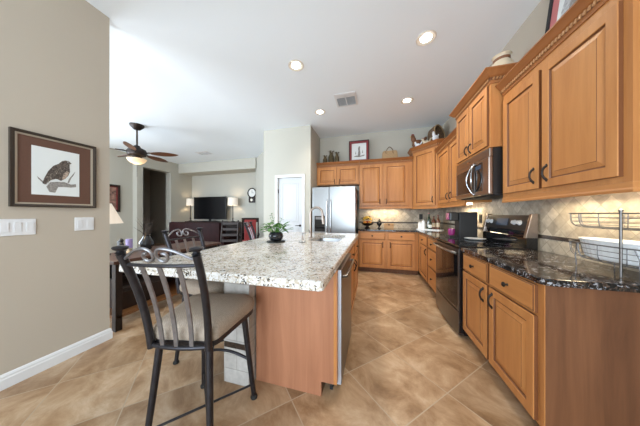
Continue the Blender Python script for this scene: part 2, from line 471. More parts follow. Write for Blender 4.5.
    def build(self, name, mat, parent=None, loc=None, rot=None, smooth=None, label=None, mats=()):
        bmesh.ops.recalc_face_normals(self.bm, faces=list(self.bm.faces))
        me = bpy.data.meshes.new(name)
        self.bm.to_mesh(me); self.bm.free()
        me.materials.append(M[mat] if isinstance(mat, str) else mat)
        for x_ in mats: me.materials.append(M[x_])
        if smooth is not None:
            for p in me.polygons: p.use_smooth = True
            try: me.set_sharp_from_angle(angle=math.radians(smooth))
            except Exception: pass
        o = bpy.data.objects.new(name, me)
        COL.objects.link(o)
        if parent is not None: o.parent = parent
        if loc is not None: o.location = loc
        if rot is not None: o.rotation_euler = rot
        if label: o['label'] = label
        return o

def thing(name, label, cat, loc=(0, 0, 0), rz=0.0, group=None):
    o = bpy.data.objects.new(name, None)
    o.empty_display_size = 0.05
    COL.objects.link(o)
    o.location = loc; o.rotation_euler = (0, 0, rz)
    o['label'] = label; o['category'] = cat
    if group: o['group'] = group
    return o

def tag(o, label, cat, group=None, kind=None):
    o['label'] = label; o['category'] = cat
    if group: o['group'] = group
    if kind: o['kind'] = kind
    return o

def struct(o):
    o['kind'] = 'structure'; return o

def copy_tree(o, parent=None):
    c = o.copy(); COL.objects.link(c)
    if parent is not None: c.parent = parent
    for ch in list(o.children): copy_tree(ch, c)
    return c

def arc(cx, cz, r, a0, a1, n, y=0.0):
    return [(cx + r * math.cos(a0 + (a1 - a0) * i / n), y, cz + r * math.sin(a0 + (a1 - a0) * i / n)) for i in range(n + 1)]

# ------------------------------------------------------------------ room shell
CZ = 3.2
WX, WY = 1.476, 5.01
struct(MB().box(-9.4, 1.7, -2.8, 7.0, -0.1, 0.0).build('floor', 'floor'))
struct(MB().box(-9.4, 1.7, -2.8, 7.0, CZ, CZ + 0.1).build('ceiling', 'ceil'))
struct(MB().box(WX, WX + .12, -2.68, WY + .12, 0, CZ).build('wall_right', 'wall'))
struct(MB().box(-1.34, WX, WY, WY + .12, 0, CZ).build('wall_back', 'wall_pale'))
struct(MB().box(-2.66, -2.54, -2.68, 1.362, 0, CZ).build('wall_left', 'wall'))
# pantry: front wall with a door opening, plus its sides
pw = MB()
PD0, PD1, PDZ = -2.135, -1.535, 2.07
PF = 4.20
pw.box(-2.5, PD0, PF, PF + .12, 0, CZ); pw.box(PD1, -1.34, PF, PF + .12, 0, CZ); pw.box(PD0, PD1, PF, PF + .12, PDZ, CZ)
pw.box(-1.46, -1.34, PF + .12, WY + .12, 0, CZ); pw.box(-2.5, -2.38, PF + .12, 6.8, 0, CZ)
struct(pw.build('wall_pantry', 'wall_pale'))
d1 = thing('door_1', 'white raised panel pantry door with dark lever handle', 'door', (PD0, PF, 0)); d1['kind'] = 'structure'
dm = MB(); W_ = PD1 - PD0
dm.box(.004, W_ - .004, .03, .07, 0.008, PDZ - .004)
def raised(mb, x0, x1, z0, z1, yf, steps, glaze=None):
    """nested rectangle rings (inset, y) give a moulded raised panel facing -y"""
    rings = []
    for ins, y in steps:
        rings.append([mb.bm.verts.new(p) for p in ((x0 + ins, yf + y, z0 + ins), (x1 - ins, yf + y, z0 + ins), (x1 - ins, yf + y, z1 - ins), (x0 + ins, yf + y, z1 - ins))])
    for A, B in zip(rings, rings[1:]):
        for k in range(4):
            f_ = mb.bm.faces.new((A[k], A[(k + 1) % 4], B[(k + 1) % 4], B[k]))
            f_.material_index = glaze[rings.index(A)] if glaze else 0
    mb.bm.faces.new(rings[-1])
DP = [(0, .03), (0, 0), (.012, -.006), (.022, .004), (.034, .004), (.05, -.003)]
raised(dm, .10, W_ - .10, 1.05, PDZ - .12, .028, DP); raised(dm, .10, W_ - .10, .16, .92, .028, DP)
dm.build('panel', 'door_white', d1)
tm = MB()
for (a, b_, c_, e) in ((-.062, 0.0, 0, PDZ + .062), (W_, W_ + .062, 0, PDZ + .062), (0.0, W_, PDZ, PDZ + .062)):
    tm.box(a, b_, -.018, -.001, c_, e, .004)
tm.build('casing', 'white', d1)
hm = MB(); hm.lathe([(0, 0), (.026, 0), (.026, .008), (.01, .012), (.01, .045), (0, .045)], mtx=Matrix.Translation((W_ - .06, .029, .98)) @ Matrix.Rotation(PI / 2, 4, 'X'), seg=16)
hm.tube([(W_ - .06, -.012, .98), (W_ - .11, -.016, .98), (W_ - .165, -.012, .978)], [.009, .008, .006])
hm.build('handle', 'bronze', d1, smooth=40)
MB().box(-.006, .012, .012, .03, 1.72, 1.81, .002).build('hinge', 'bronze', d1)
# diagonal wall beyond the pantry
dw = MB(); dw.prism([(-4.02, 6.22), (-2.52, 4.86), (-2.42, 4.96), (-3.92, 6.34)], 0, CZ); struct(dw.build('wall_diagonal', 'wall_pale'))
# great-room end wall with the media niche
fw = MB(); fw.box(-7.4, -3.95, 6.1, 6.22, 2.83, CZ); fw.box(-7.4, -3.9, 6.22, 6.8, 2.83, 2.93)
fw.box(-7.5, -2.4, 6.7, 6.82, 0, CZ)
struct(fw.build('wall_media', 'wall_pale'))
lw = MB()   # left wall of the great room: thicker part with the hall opening
lw.box(-7.66, -7.4, 4.67, 4.844, 0, CZ); lw.box(-7.66, -7.4, 5.80, 6.7, 0, CZ); lw.box(-7.66, -7.4, 4.844, 5.80, 2.81, CZ)
struct(lw.build('wall_hall_opening', 'wall_pale'))
lw = MB()
lw.box(-7.72, -7.60, 2.25, 4.67, 0, CZ); lw.box(-7.72, -7.60, -2.68, -.45, 0, CZ); lw.box(-7.72, -7.60, -.45, 2.25, 0, .4); lw.box(-7.72, -7.60, -.45, 2.25, 2.6, CZ)
struct(lw.build('wall_great_room', 'wall_pale'))
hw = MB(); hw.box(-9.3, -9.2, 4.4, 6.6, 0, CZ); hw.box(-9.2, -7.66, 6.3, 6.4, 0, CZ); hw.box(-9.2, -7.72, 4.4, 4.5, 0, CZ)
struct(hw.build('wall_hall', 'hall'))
# rear walls with window openings behind the camera
rw = MB()
rw.box(-2.54, -2.15, -2.68, -2.56, 0, CZ); rw.box(1.05, WX, -2.68, -2.56, 0, CZ); rw.box(-2.15, 1.05, -2.68, -2.56, 2.6, CZ); rw.box(-2.15, 1.05, -2.68, -2.56, 0, .3)
rw.box(-7.6, -6.9, -2.68, -2.56, 0, CZ); rw.box(-3.1, -2.66, -2.68, -2.56, 0, CZ); rw.box(-6.9, -3.1, -2.68, -2.56, 2.7, CZ); rw.box(-6.9, -3.1, -2.68, -2.56, 0, .2)
struct(rw.build('wall_rear', 'wall_pale'))
# baseboards
BB = [(0, 0), (.016, 0), (.016, .068), (.012, .078), (.012, .088), (.006, .102), (0, .106)]
struct(MB().sweep([(-2.54, -2.5), (-2.54, 1.362), (-2.66, 1.362)], BB).build('baseboard_left', 'white'))
struct(MB().sweep([(-2.5, 4.2), (PD0 - .062, 4.2)], BB).build('baseboard_pantry', 'white'))
struct(MB().sweep([(-7.4, 5.80), (-7.4, 6.68)], BB).build('baseboard_hall', 'white'))
# backsplashes and their mosaic strips
bs = struct(MB().box(-.34, 1.466, WY - .009, WY - .001, .914, 1.40).build('wall_tile_back', 'splash_x'))
struct(MB().box(-.34, 1.464, WY - .013, WY - .0095, 1.026, 1.058).build('trim_1', 'mosaic'))
struct(MB().box(WX - .009, WX - .001, 1.30, WY - .01, .914, 1.92).build('wall_tile_right', 'splash_y'))
struct(MB().box(WX - .013, WX - .0095, 1.30, WY - .014, 1.026, 1.058).build('trim_2', 'mosaic'))

# ------------------------------------------------------------------ cabinet kit (local: x along the face, -y outwards, z up)
DOORSTEP = [(0, .02), (0, .003), (.003, 0), (.054, 0), (.057, .003), (.062, .011), (.068, .011), (.098, .003), (.100, .0015)]
DOORGLAZE = [1, 0, 0, 0, 1, 1, 0, 1]
DRAWSTEP = [(0, .02), (0, .006), (.004, .0045), (.009, .001), (.013, 0)]
DRAWGLAZE = [1, 0, 1, 0]
def pull(parent, x, z, L=.10, y=-.02, horizontal=False):
    pts = []
    for i in range(9):
        t = i / 8
        pts.append((0, -.026 * math.sin(PI * t) ** .6 if 0 < t < 1 else 0, -L / 2 + L * t))
    m = MB(); m.tube(pts, [.009, .008, .007, .0065, .0065, .0065, .007, .008, .009], 8)
    for zz in (-L / 2, L / 2): m.ell((0, -.003, zz), (.009, .005, .012))
    return m.build('handle', 'bronze', parent, loc=(x, y, z), smooth=50)
def knob(parent, x, z, y=-.02):
    m = MB(); m.lathe([(0, 0), (.009, 0), (.006, .008), (.006, .014), (.015, .018), (.017, .024), (.012, .029), (0, .031)], mtx=Matrix.Rotation(PI / 2, 4, 'X'), seg=14)
    return m.build('knob', 'bronze', parent, loc=(x, y, z), smooth=50)
def door(parent, x0, x1, z0, z1, hx=None, hz=None, loc=None, rot=None, mat='maple'):
    m = MB(); raised(m, x0, x1, z0, z1, -.0205, DOORSTEP, DOORGLAZE)
    d = m.build('door', mat, parent, loc=loc, rot=rot, mats=('glaze',))
    if hx is not None: pull(d, hx, hz)
    return d
def drawer(parent, x0, x1, z0, z1, mat='maple_h'):
    m = MB(); raised(m, x0, x1, z0, z1, -.0205, DRAWSTEP, DRAWGLAZE)
    d = m.build('drawer', mat, parent, mats=('glaze',))
    knob(d, (x0 + x1) / 2, (z0 + z1) / 2)
    return d
def crown(parent, path, z, h=.095, out=.07):
    pr = [(0, z - .018), (.008, z - .018), (.010, z), (.014, z + h * .08), (.014, z + h * .34), (out * .45, z + h * .44), (out * .72, z + h * .70), (out * .92, z + h * .86), (out, z + h * .88), (out, z + h), (0, z + h)]
    c = MB().sweep(path, pr).build('crown', 'maple_crown', parent)
    r = MB(); r.sweep(path, [(.0145, z + h * .07), (.0165, z + h * .07), (.0165, z + h * .36), (.0145, z + h * .36)])
    for f_ in r.bm.faces: f_.material_index = 1
    for (a, b_) in zip(path, path[1:]):
        a, b_ = Vector((*a, 0)), Vector((*b_, 0)); d = (b_ - a); L = d.length; d.normalize(); nn = Vector((d.y, -d.x, 0))
        k = max(1, int(L / .026))
        for i in range(k):
            p = a + d * ((i + .5) * L / k) + nn * .019
            ang = math.atan2(d.y, d.x)
            mt = Matrix.Translation((p.x, p.y, z + h * .21)) @ Matrix.Rotation(ang, 4, 'Z') @ Matrix.Rotation(.45, 4, 'Y')
            r.box(-.0075, .0075, -.004, .004, -.0125, .0125, .002, mt)
    r.build('rope_bead', 'maple_rope', c, mats=('glaze',))
    return c
def light_rail(parent, path, z0, z1):
    pr = [(-.02, z1), (-.02, z0), (.008, z0), (.010, z0 + .012), (.004, z0 + .022), (.004, z1)]
    return MB().sweep(path, pr).build('light_rail', 'maple_h', parent)

R90 = -PI / 2      # faces -X (right-hand run)
# --- near right base cabinet
bc = thing('base_cabinet', 'maple base cabinet with shade-darkened end panel, nearest on the right', 'cabinet', (.866, 2.297, 0), R90)
w = .962
b = MB(); b.box(0, w - .018, 0, .605, .1, .876); b.build('body', 'maple', bc)
MB().box(.0, w - .018, .075, .6, 0, .1).build('toe_kick', 'veneer', bc)
MB().box(w - .017, w, .001, .608, 0, .876).build('end_panel', 'veneer', bc, label='brown wood grain end panel with shade put into its colour')
MB().box(w - .017, w + .004, -.004, .0, 0, .876).build('corner_stile', 'maple', bc)
drawer(bc, .012, .442, .705, .858); drawer(bc, .472, .918, .705, .858)
door(bc, .012, .442, .115, .688, .395, .60); door(bc, .472, .918, .115, .688, .519, .60)
# --- drawer bank and corner cabinet beyond the range
db = thing('drawer_cabinet', 'narrow maple drawer bank on the far side of the range', 'cabinet', (.866, 3.655, 0), R90)
w = .565
MB().box(0, w, 0, .605, .1, .876).build('body', 'maple', db); MB().box(0, w, .075, .6, 0, .1).build('toe_kick', 'veneer', db)
for z0, z1 in ((.705, .858), (.42, .688), (.115, .403)): drawer(db, .03, w - .02, z0, z1)
cb = thing('corner_base_cabinet', 'maple cabinet in the back right corner, one drawer over one door', 'cabinet', (.866, 4.392, 0), R90)
w = .735
MB().box(0, w, 0, .605, .1, .876).build('body', 'maple', cb); MB().box(0, w, .075, .6, 0, .1).build('toe_kick', 'veneer', cb)
drawer(cb, .18, w - .02, .705, .858); door(cb, .18, w - .02, .115, .688, w - .07, .60)
# --- back base cabinet
bb = thing('base_cabinet', 'maple base cabinet along the back wall, two drawers over two doors', 'cabinet', (-.318, 4.398, 0), 0)
w = 1.18
MB().box(0, w, 0, .60, .1, .876).build('body', 'maple', bb); MB().box(0, w, .075, .6, 0, .1).build('toe_kick', 'veneer', bb)
drawer(bb, .03, .545, .705, .858); drawer(bb, .60, 1.12, .705, .858)
door(bb, .03, .545, .115, .688, .50, .60); door(bb, .60, 1.12, .115, .688, .645, .60)

# --- worktops
def slab(poly, z0, z1, r=.006):
    pr = [(-r, z0), (0, z0 + r * .6), (0, z1 - r), (-r * .3, z1 - r * .3), (-r, z1)]
    m = MB()
    n = len(poly)
    P_ = [Vector(p) for p in poly]; rings = []
    for i in range(n):
        def nrm(a, b): d = (b - a).normalized(); return Vector((d.y, -d.x))
        n1, n2 = nrm(P_[i - 1], P_[i]), nrm(P_[i], P_[(i + 1) % n]); mt = (n1 + n2) / max(.2, 1 + n1.dot(n2))
        rings.append([m.bm.verts.new((P_[i].x + mt.x * o, P_[i].y + mt.y * o, z)) for o, z in pr])
    for i in range(n):
        A, B = rings[i], rings[(i + 1) % n]
        for j in range(len(pr) - 1): m.bm.faces.new((A[j], A[j + 1], B[j + 1], B[j]))
    return m, [r_[-1] for r_ in rings], [r_[0] for r_ in rings]
def fill_slab(m, top, bot, holes=(), z0=0, z1=0):
    if not holes:
        m.bm.faces.new(top); m.bm.faces.new(bot[::-1])
    else:
        for ring, z in ((top, z1), (bot, z0)):
            es = []
            for i in range(len(ring)):
                e = m.bm.edges.get((ring[i], ring[(i + 1) % len(ring)])) or m.bm.edges.new((ring[i], ring[(i + 1) % len(ring)])); es.append(e)
            for h in holes:
                hv = [m.bm.verts.new((x, y, z)) for x, y in h]
                for i in range(len(hv)): es.append(m.bm.edges.new((hv[i], hv[(i + 1) % len(hv)])))
                h_store.append(hv)
            bmesh.ops.triangle_fill(m.bm, use_beauty=True, edges=es)
        for k in range(len(holes)):
            A, B = h_store[k], h_store[k + len(holes)]
            for i in range(len(A)): m.bm.faces.new((A[i], A[(i + 1) % len(A)], B[(i + 1) % len(A)], B[i]))
    return m
def rounded(poly, radii, seg=6):
    out = []; n = len(poly)
    for i, p in enumerate(poly):
        r = radii[i]; p = Vector(p)
        if r <= 0: out.append(tuple(p)); continue
        a = (Vector(poly[i - 1]) - p).normalized(); b_ = (Vector(poly[(i + 1) % n]) - p).normalized()
        ang = a.angle(b_); t = r / math.tan(ang / 2); c = p + (a + b_).normalized() * (r / math.sin(ang / 2))
        s = p + a * t - c; e = p + b_ * t - c
        for k in range(seg + 1):
            q = s.lerp(e, k / seg).normalized() * r
            # slerp for an even arc
            th_ = s.angle(e); q = (s * math.sin((1 - k / seg) * th_) + e * math.sin(k / seg * th_)) / math.sin(th_)
            out.append(tuple(c + q))
    return out
m, t_, b_ = slab(rounded([(.832, 1.298), (1.465, 1.298), (1.465, 2.300), (.832, 2.300)], [.05, 0, 0, 0]), .877, .914)
tag(fill_slab(m, t_, b_).build('worktop', 'granite_dark'), 'black granite worktop on the near right cabinet, under the wire rack', 'worktop')
m, t_, b_ = slab([(-.330, 4.368), (.834, 4.368), (.834, 3.088), (1.465, 3.088), (1.465, 4.999), (-.330, 4.999)], .877, .914)
tag(fill_slab(m, t_, b_).build('worktop', 'granite_dark'), 'black granite worktop turning the back corner, beyond the range', 'worktop')

# --- upper cabinets
uc = thing('wall_cabinet', 'large maple wall cabinet with two doors, nearest on the right', 'cabinet', (1.166, 2.272, 1.40), R90)
w = .975
MB().box(0, w, 0, .308, 0, 1.055).build('body', 'maple', uc)
door(uc, .035, .448, .03, .885, .405, .13); door(uc, .478, .938, .03, .885, .522, .13)
crown(uc, [(0, 0), (w, 0), (w, .30)], .965, .09, .06)
light_rail(uc, [(0, 0), (w, 0), (w, .30)], -.05, -.001)
MB().box(.3, .85, .10, .16, -.022, -.001, .004).build('light_strip', 'strip', uc)
mc = thing('wall_cabinet', 'raised maple wall cabinet directly above the microwave', 'cabinet', (1.075, 3.078, 1.885), R90)
w = .795
MB().box(0, w, 0, .399, 0, .71).build('body', 'maple', mc)
door(mc, .03, .375, .02, .60, .335, .10); door(mc, .395, .765, .02, .60, .435, .10)
crown(mc, [(0, .30), (0, 0), (w, 0), (w, .30)], .62, .10, .075)
su = thing('wall_cabinet', 'maple wall cabinet with two doors between corner cabinet and microwave', 'cabinet', (1.166, 4.262, 1.40), R90)
w = 1.175
MB().box(0, w, 0, .308, 0, 1.055).build('body', 'maple', su)
door(su, .10, .63, .03, .93, .58, .13); door(su, .67, 1.15, .03, .93, .72, .13)
crown(su, [(0, 0), (w, 0)], .965, .09, .06)
light_rail(su, [(0, 0), (w, 0)], -.05, -.001)
MB().box(.45, .95, .10, .18, -.022, -.001, .004).build('light_strip', 'strip', su)
cu = thing('corner_wall_cabinet', 'tall diagonal maple corner cabinet holding the basket and figurines', 'cabinet', (.814, 4.70, 1.385), 0)
cp = [(0, 0), (.352, -.43), (.66, -.43), (.66, .307), (0, .307)]
MB().prism(cp, 0, 1.265).build('body', 'maple', cu)
fa = math.atan2(-.43, .352); fl_ = math.hypot(.352, .43)
door(cu, .04, fl_ - .04, .03, 1.13, fl_ - .085, .14, loc=(0, 0, 0), rot=(0, 0, fa))
crown(cu, [(0, .30), (0, 0), (.352, -.43), (.652, -.43)], 1.17, .095, .065)
light_rail(cu, [(0, .28), (0, 0), (.352, -.43)], -.04, -.001)
bu = thing('wall_cabinet', 'maple wall cabinet with two tall doors on the back wall, beside the fridge', 'cabinet', (-.318, 4.70, 1.40), 0)
w = 1.125
MB().box(0, w, 0, .305, 0, 1.07).build('body', 'maple', bu)
door(bu, .02, .50, .03, .945, .455, .12); door(bu, .54, 1.03, .03, .945, .585, .12)
crown(bu, [(0, 0), (w, 0)], .985, .085, .06)
light_rail(bu, [(0, .25), (0, 0), (w, 0)], -.04, -.001)
MB().box(.35, .85, .10, .18, -.022, -.001, .004).build('light_strip', 'strip', bu)
fu = thing('wall_cabinet', 'short maple wall cabinet with two doors above the fridge', 'cabinet', (-1.335, 4.70, 1.93), 0)
w = 1.012
MB().box(0, w, 0, .305, 0, .54).build('body', 'maple', fu)
door(fu, .03, .485, .015, .415, .445, .075); door(fu, .515, .985, .015, .415, .555, .075)
crown(fu, [(0, 0), (w, 0)], .455, .085, .06)

# --- under-cabinet lamps
for nm, x, y, z, sx, sy, p in (('undercabinet_light_near', 1.32, 1.75, 1.345, .10, .7, 1.9), ('undercabinet_light_range', 1.32, 3.6, 1.345, .10, .5, 2.2), ('undercabinet_light_back', .25, 4.86, 1.345, .7, .10, 2.2)):
    area(nm, (x, y, z), (0, 0, 0), sx, sy, p, (1.0, .80, .50))

# ------------------------------------------------------------------ fridge
fr = thing('refrigerator', 'stainless steel side-by-side refrigerator beside the pantry wall', 'refrigerator', (-1.292, 4.20, 0), 0)
w = .93
MB().box(0, w, .06, .75, .02, 1.80, .008).build('body', 'black', fr)
MB().box(.02, w - .02, .03, .06, .02, .10).build('toe_grille', 'black_matte', fr)
MB().box(0, .37, -.015, .058, .11, 1.825, .012).build('door', 'steel', fr)
MB().box(.378, w, -.015, .058, .11, 1.825, .012).build('door', 'steel', fr)
fd = [o for o in fr.children if o.name.startswith('door')]
for o, hx in ((fd[0], .335), (fd[1], .412)):
    m = MB(); m.tube([(hx, -.015, 1.55), (hx, -.06, 1.52), (hx, -.065, 1.2), (hx, -.065, .95), (hx, -.06, .68), (hx, -.015, .65)], .012, 10)
    m.build('handle', 'chrome', o, smooth=40)
m = MB(); m.box(.05, .28, -.020, -.0155, .86, 1.20, .003); m.build('dispenser', 'black_gloss', fd[0])
MB().box(.075, .255, -.024, -.0205, 1.12, 1.18).build('dispenser_panel', 'steel_dark', fd[0])
for k, (y, z, a, h, mt) in enumerate(((.16, 1.60, .06, .16, 'red_cloth'), (.25, 1.40, .05, .12, 'paper'), (.14, 1.32, .05, .22, 'pink_mat'), (.32, 1.62, .07, .14, 'paper'))):
    o = MB().box(.0, .003, -a / 2, a / 2, -h / 2, h / 2, .0005).build('note', mt, None, loc=(-1.292 + w + .0005, 4.20 + y, z))
    tag(o, ['red note stuck high on the fridge side', 'white note in the middle of the fridge side', 'long pink note hanging low on the fridge side', 'white note at the top back of the fridge side'][k], 'note', 'notes on the refrigerator side')

# ------------------------------------------------------------------ range
rg = thing('range', 'stainless and black electric range between the right base cabinets', 'stove', (.866, 3.082, 0), R90)
w = .772
MB().box(.003, w - .003, .0, .585, .03, .905).build('body', 'black', rg)
MB().box(.0, w, -.045, .585, .906, .925, .005).build('cooktop', 'black_gloss', rg)
for cx_, cy_, r in ((.20, .13, .10), (.57, .13, .085), (.20, .38, .075), (.57, .38, .10)):
    MB().lathe([(r, .9252), (r, .9256), (r - .003, .9256), (r - .003, .9252)], (cx_, cy_, 0), 28).build('burner_ring', 'steel_dark', rg)
# oven door bows out slightly
def bowed(x0, x1, z0, z1, bow, th, yb):
    m = MB(); pr = []
    n = 10
    out = [(x0 + (x1 - x0) * i / n, yb - bow * (1 - (2 * i / n - 1) ** 2)) for i in range(n + 1)]
    inn = [(x1, yb + th), (x0, yb + th)]
    m.prism(out + inn, z0, z1); return m
od = bowed(.005, w - .005, .27, .895, .022, .042, -.045).build('oven_door', 'steel_dark', rg)
bowed(w - .0045, w - .0005, .05, .905, .0, .048, -.040).build('side_trim', 'black_gloss', rg)
bowed(.028, w - .028, .295, .825, .0205, .003, -.0480).build('oven_window', 'black_gloss', od)
m = MB(); m.tube([(.04, -.055, .845), (.06, -.085, .85)] + [(.06 + (w - .12) * i / 8, -.085 - .022 * (1 - (2 * i / 8 - 1) ** 2), .85) for i in range(9)] + [(w - .06, -.085, .85), (w - .04, -.055, .845)], .012, 10)
m.build('handle', 'steel', od, smooth=40)
bowed(.005, w - .005, .03, .258, .022, .042, -.045).build('drawer', 'steel_dark', rg)
# backguard: black riser with tilted control panel and steel end caps
m = MB(); m.prism([(.50, .925), (.583, .925), (.583, 1.225), (.555, 1.225), (.515, 1.06), (.515, 1.03), (.50, 1.02)], 0.0, w)
bg_m = Matrix(((0, 0, 1, 0), (1, 0, 0, 0), (0, 1, 0, 0), (0, 0, 0, 1)))
m.bm.transform(bg_m); m.build('backguard', 'black_gloss', rg)
m = MB(); m.prism([(.508, 1.085), (.530, 1.085), (.556, 1.222), (.540, 1.232)], 0.03, w - .03); m.bm.transform(bg_m)
cpn = m.build('control_panel', 'black', rg)
for a, b2 in ((-.002, .03), (w - .03, w + .002)):
    q = MB(); q.prism([(.490, 1.02), (.584, 1.02), (.584, 1.245), (.538, 1.245)], a, b2, .004); q.bm.transform(bg_m)
    q.build('end_cap', 'steel_warm', rg)
tilt = math.atan2(.043, .197)
kt = Matrix.Rotation(PI / 2 - 0, 4, 'X')
for kx in (.09, .16, .57, .65):
    m = MB(); m.lathe([(0, 0), (.026, 0), (.026, .006), (.020, .010), (.018, .026), (0, .028)], seg=18, mtx=Matrix.Rotation(PI / 2 - tilt, 4, 'X'))
    m.build('knob', 'knob_grey', cpn, loc=(kx, .5215, 1.158), smooth=40)
MB().box(.26, .46, -.003, .0, -.038, .038, 0, Matrix.Rotation(-tilt, 4, 'X')).build('display', 'display', cpn, loc=(0, .5235, 1.158))

# ------------------------------------------------------------------ microwave
mw = thing('microwave', 'over-the-range stainless microwave with curved chrome handle', 'microwave', (1.065, 3.075, 1.425), R90)
w = .79
MB().box(0, w, .03, .408, .012, .455).build('body', 'black', mw)
MB().box(.02, w - .02, .05, .36, .0, .0115).build('vent_underside', 'black_matte', mw)
MB().box(0, w, .0, .0295, .375, .455, .006).build('top_panel', 'steel_warm', mw)
md = MB().box(0, w, -.006, .0295, .012, .372, .008).build('door', 'steel_warm', mw)
MB().box(.045, .50, -.009, -.0062, .055, .325, .004).build('door_window', 'black_gloss', md)
MB().box(.525, .675, -.009, -.0062, .055, .345, .004).build('keypad', 'black_gloss', md)
MB().box(.545, .655, -.011, -.0092, .285, .325, .002).build('display', 'display', md)
m = MB()
for s in (-1, 1):
    m.tube([(.50 + s * .055 * math.sin(PI * i / 12), -.012 - .045 * math.sin(PI * i / 12), .03 + .33 * i / 12) for i in range(13)], .009, 8)
m.ell((.50, -.012, .035), (.016, .010, .02)); m.ell((.50, -.012, .355), (.016, .010, .02))
m.build('handle', 'chrome', md, smooth=50)
MB().box(.33, .40, -.002, -.0005, .405, .418).build('maker_plate', 'chrome', mw)

# ------------------------------------------------------------------ island
IX0, IX1, IY0, IY1 = -1.645, -.272, .935, 3.37
isl = thing('kitchen_island', 'maple kitchen island with rosy end panel and stone knee wall', 'island', (-.26, 1.322, 0), PI / 2)
# local: x along +Y, -y = +X (working side)
L = 1.93
MB().box(.0185, .03, .01, .575, .1, .860).build('body_side', 'maple', isl)
m = MB(); m.box(.70, L, .0, .018, .1, .860); m.box(.70, L, .557, .575, .1, .860); m.box(.70, .718, .018, .557, .1, .860); m.box(L - .018, L, .018, .557, .1, .860); m.box(.718, L - .018, .018, .557, .1, .118); m.build('body', 'maple', isl)
MB().box(.01, L, .085, .575, 0, .099).build('toe_kick', 'veneer', isl)
m = MB(); m.prism([(-.0, .1), (.085, .1), (.085, 0), (.59, 0), (.59, .861), (0, .861)], 0, .018)
m.bm.transform(Matrix(((0, 0, 1, 0), (1, 0, 0, 0), (0, 1, 0, 0), (0, 0, 0, 1)))); m.build('end_panel', 'veneer_pink', isl, label='rosy wood grain end panel')
MB().box(.0, .05, -.022, -.0005, .1, .861).build('corner_stile', 'maple', isl)
drawer(isl, .72, 1.28, .705, .85); drawer(isl, 1.32, 1.90, .705, .85)
door(isl, .72, 1.28, .115, .688, 1.23, .58); door(isl, 1.32, 1.90, .115, .688, 1.37, .58)
MB().box(-.074, L, .600, .815, 0, .861).build('knee_wall', 'stone', isl, label='whitewashed stacked stone knee wall')
MB().box(-.078, -.0745, .605, .81, .262, .302).build('mosaic_strip', 'mosaic', isl)
dwm = thing('dishwasher', 'dark stainless dishwasher built into the island end', 'dishwasher', (-.26, 1.322, 0), PI / 2)
MB().box(.06, .685, .01, .57, .10, .86).build('body', 'black', dwm)
dd = MB().box(.058, .688, -.045, .0, .06, .856, .006).build('door', 'steel_dark', dwm)
MB().box(.0545, .0575, -.043, -.002, .062, .854).build('door_edge', 'edge_silver', dd, label='bright steel door edge')
m = MB(); m.tube([(.10, -.045, .80), (.11, -.072, .80), (.37, -.075, .80), (.63, -.072, .80), (.64, -.045, .80)], .010, 8); m.build('handle', 'steel_dark', dd, smooth=40)
MB().box(.07, .68, .02, .04, .0, .058).build('kick_plate', 'black_matte', dwm)
# worktop with the sink cut-out
SX0, SX1, SY0, SY1 = -.80, -.40, 2.36, 3.06
h_store = []
outl_i = rounded([(-1.672, .910), (-.239, .944), (-.243, 3.43), (-1.51, 3.43), (-1.52, 1.52), (-1.542, 1.29), (-1.588, 1.085)], [.045, .025, .05, .08, 0, 0, 0])
m, t_, b_ = slab(outl_i, .862, .914, .010)
hole = rounded([(SX0, SY0), (SX1, SY0), (SX1, SY1), (SX0, SY1)], [.04] * 4, 4)
fill_slab(m, t_, b_, [hole], .862, .914)
tag(m.build('island_worktop', 'granite_light'), 'cream speckled granite island worktop with rounded corners', 'worktop')
# undermount sink: two bowls
sk = thing('sink', 'stainless double bowl sink set into the cream granite', 'sink', ((SX0 + SX1) / 2, (SY0 + SY1) / 2, .687))
def bowl(y0, y1):
    m = MB(); x0, x1 = -.205, .205
    ot = rounded([(x0, y0), (x1, y0), (x1, y1), (x0, y1)], [.05] * 4, 4)
    ib = rounded([(x0 + .02, y0 + .02), (x1 - .02, y0 + .02), (x1 - .02, y1 - .02), (x0 + .02, y1 - .02)], [.05] * 4, 4)
    A = [m.bm.verts.new((x, y, .174)) for x, y in ot]; B = [m.bm.verts.new((x, y, .01)) for x, y in ib]
    C_ = [m.bm.verts.new((x * 1.03, y + (y - (y0 + y1) / 2) * .03, .174)) for x, y in ot]; D = [m.bm.verts.new((x * 1.05, y + (y - (y0 + y1) / 2) * .03, .0)) for x, y in ib]
    n = len(A)
    for P_, Q_ in ((A, B), (C_, A), (D, C_)):
        for i in range(n): m.bm.faces.new((P_[i], P_[(i + 1) % n], Q_[(i + 1) % n], Q_[i]))
    m.bm.faces.new(B); m.bm.faces.new(D)
    return m
for y0, y1 in ((-.355, -.02), (.0, .355)):
    bo = bowl(y0, y1).build('bowl', 'drain', sk, smooth=40)
    MB().lathe([(0, .012), (.04, .012), (.045, .014), (.04, .016), (0, .0145)], (0, (y0 + y1) / 2, 0), 20).build('drain', 'chrome', bo)
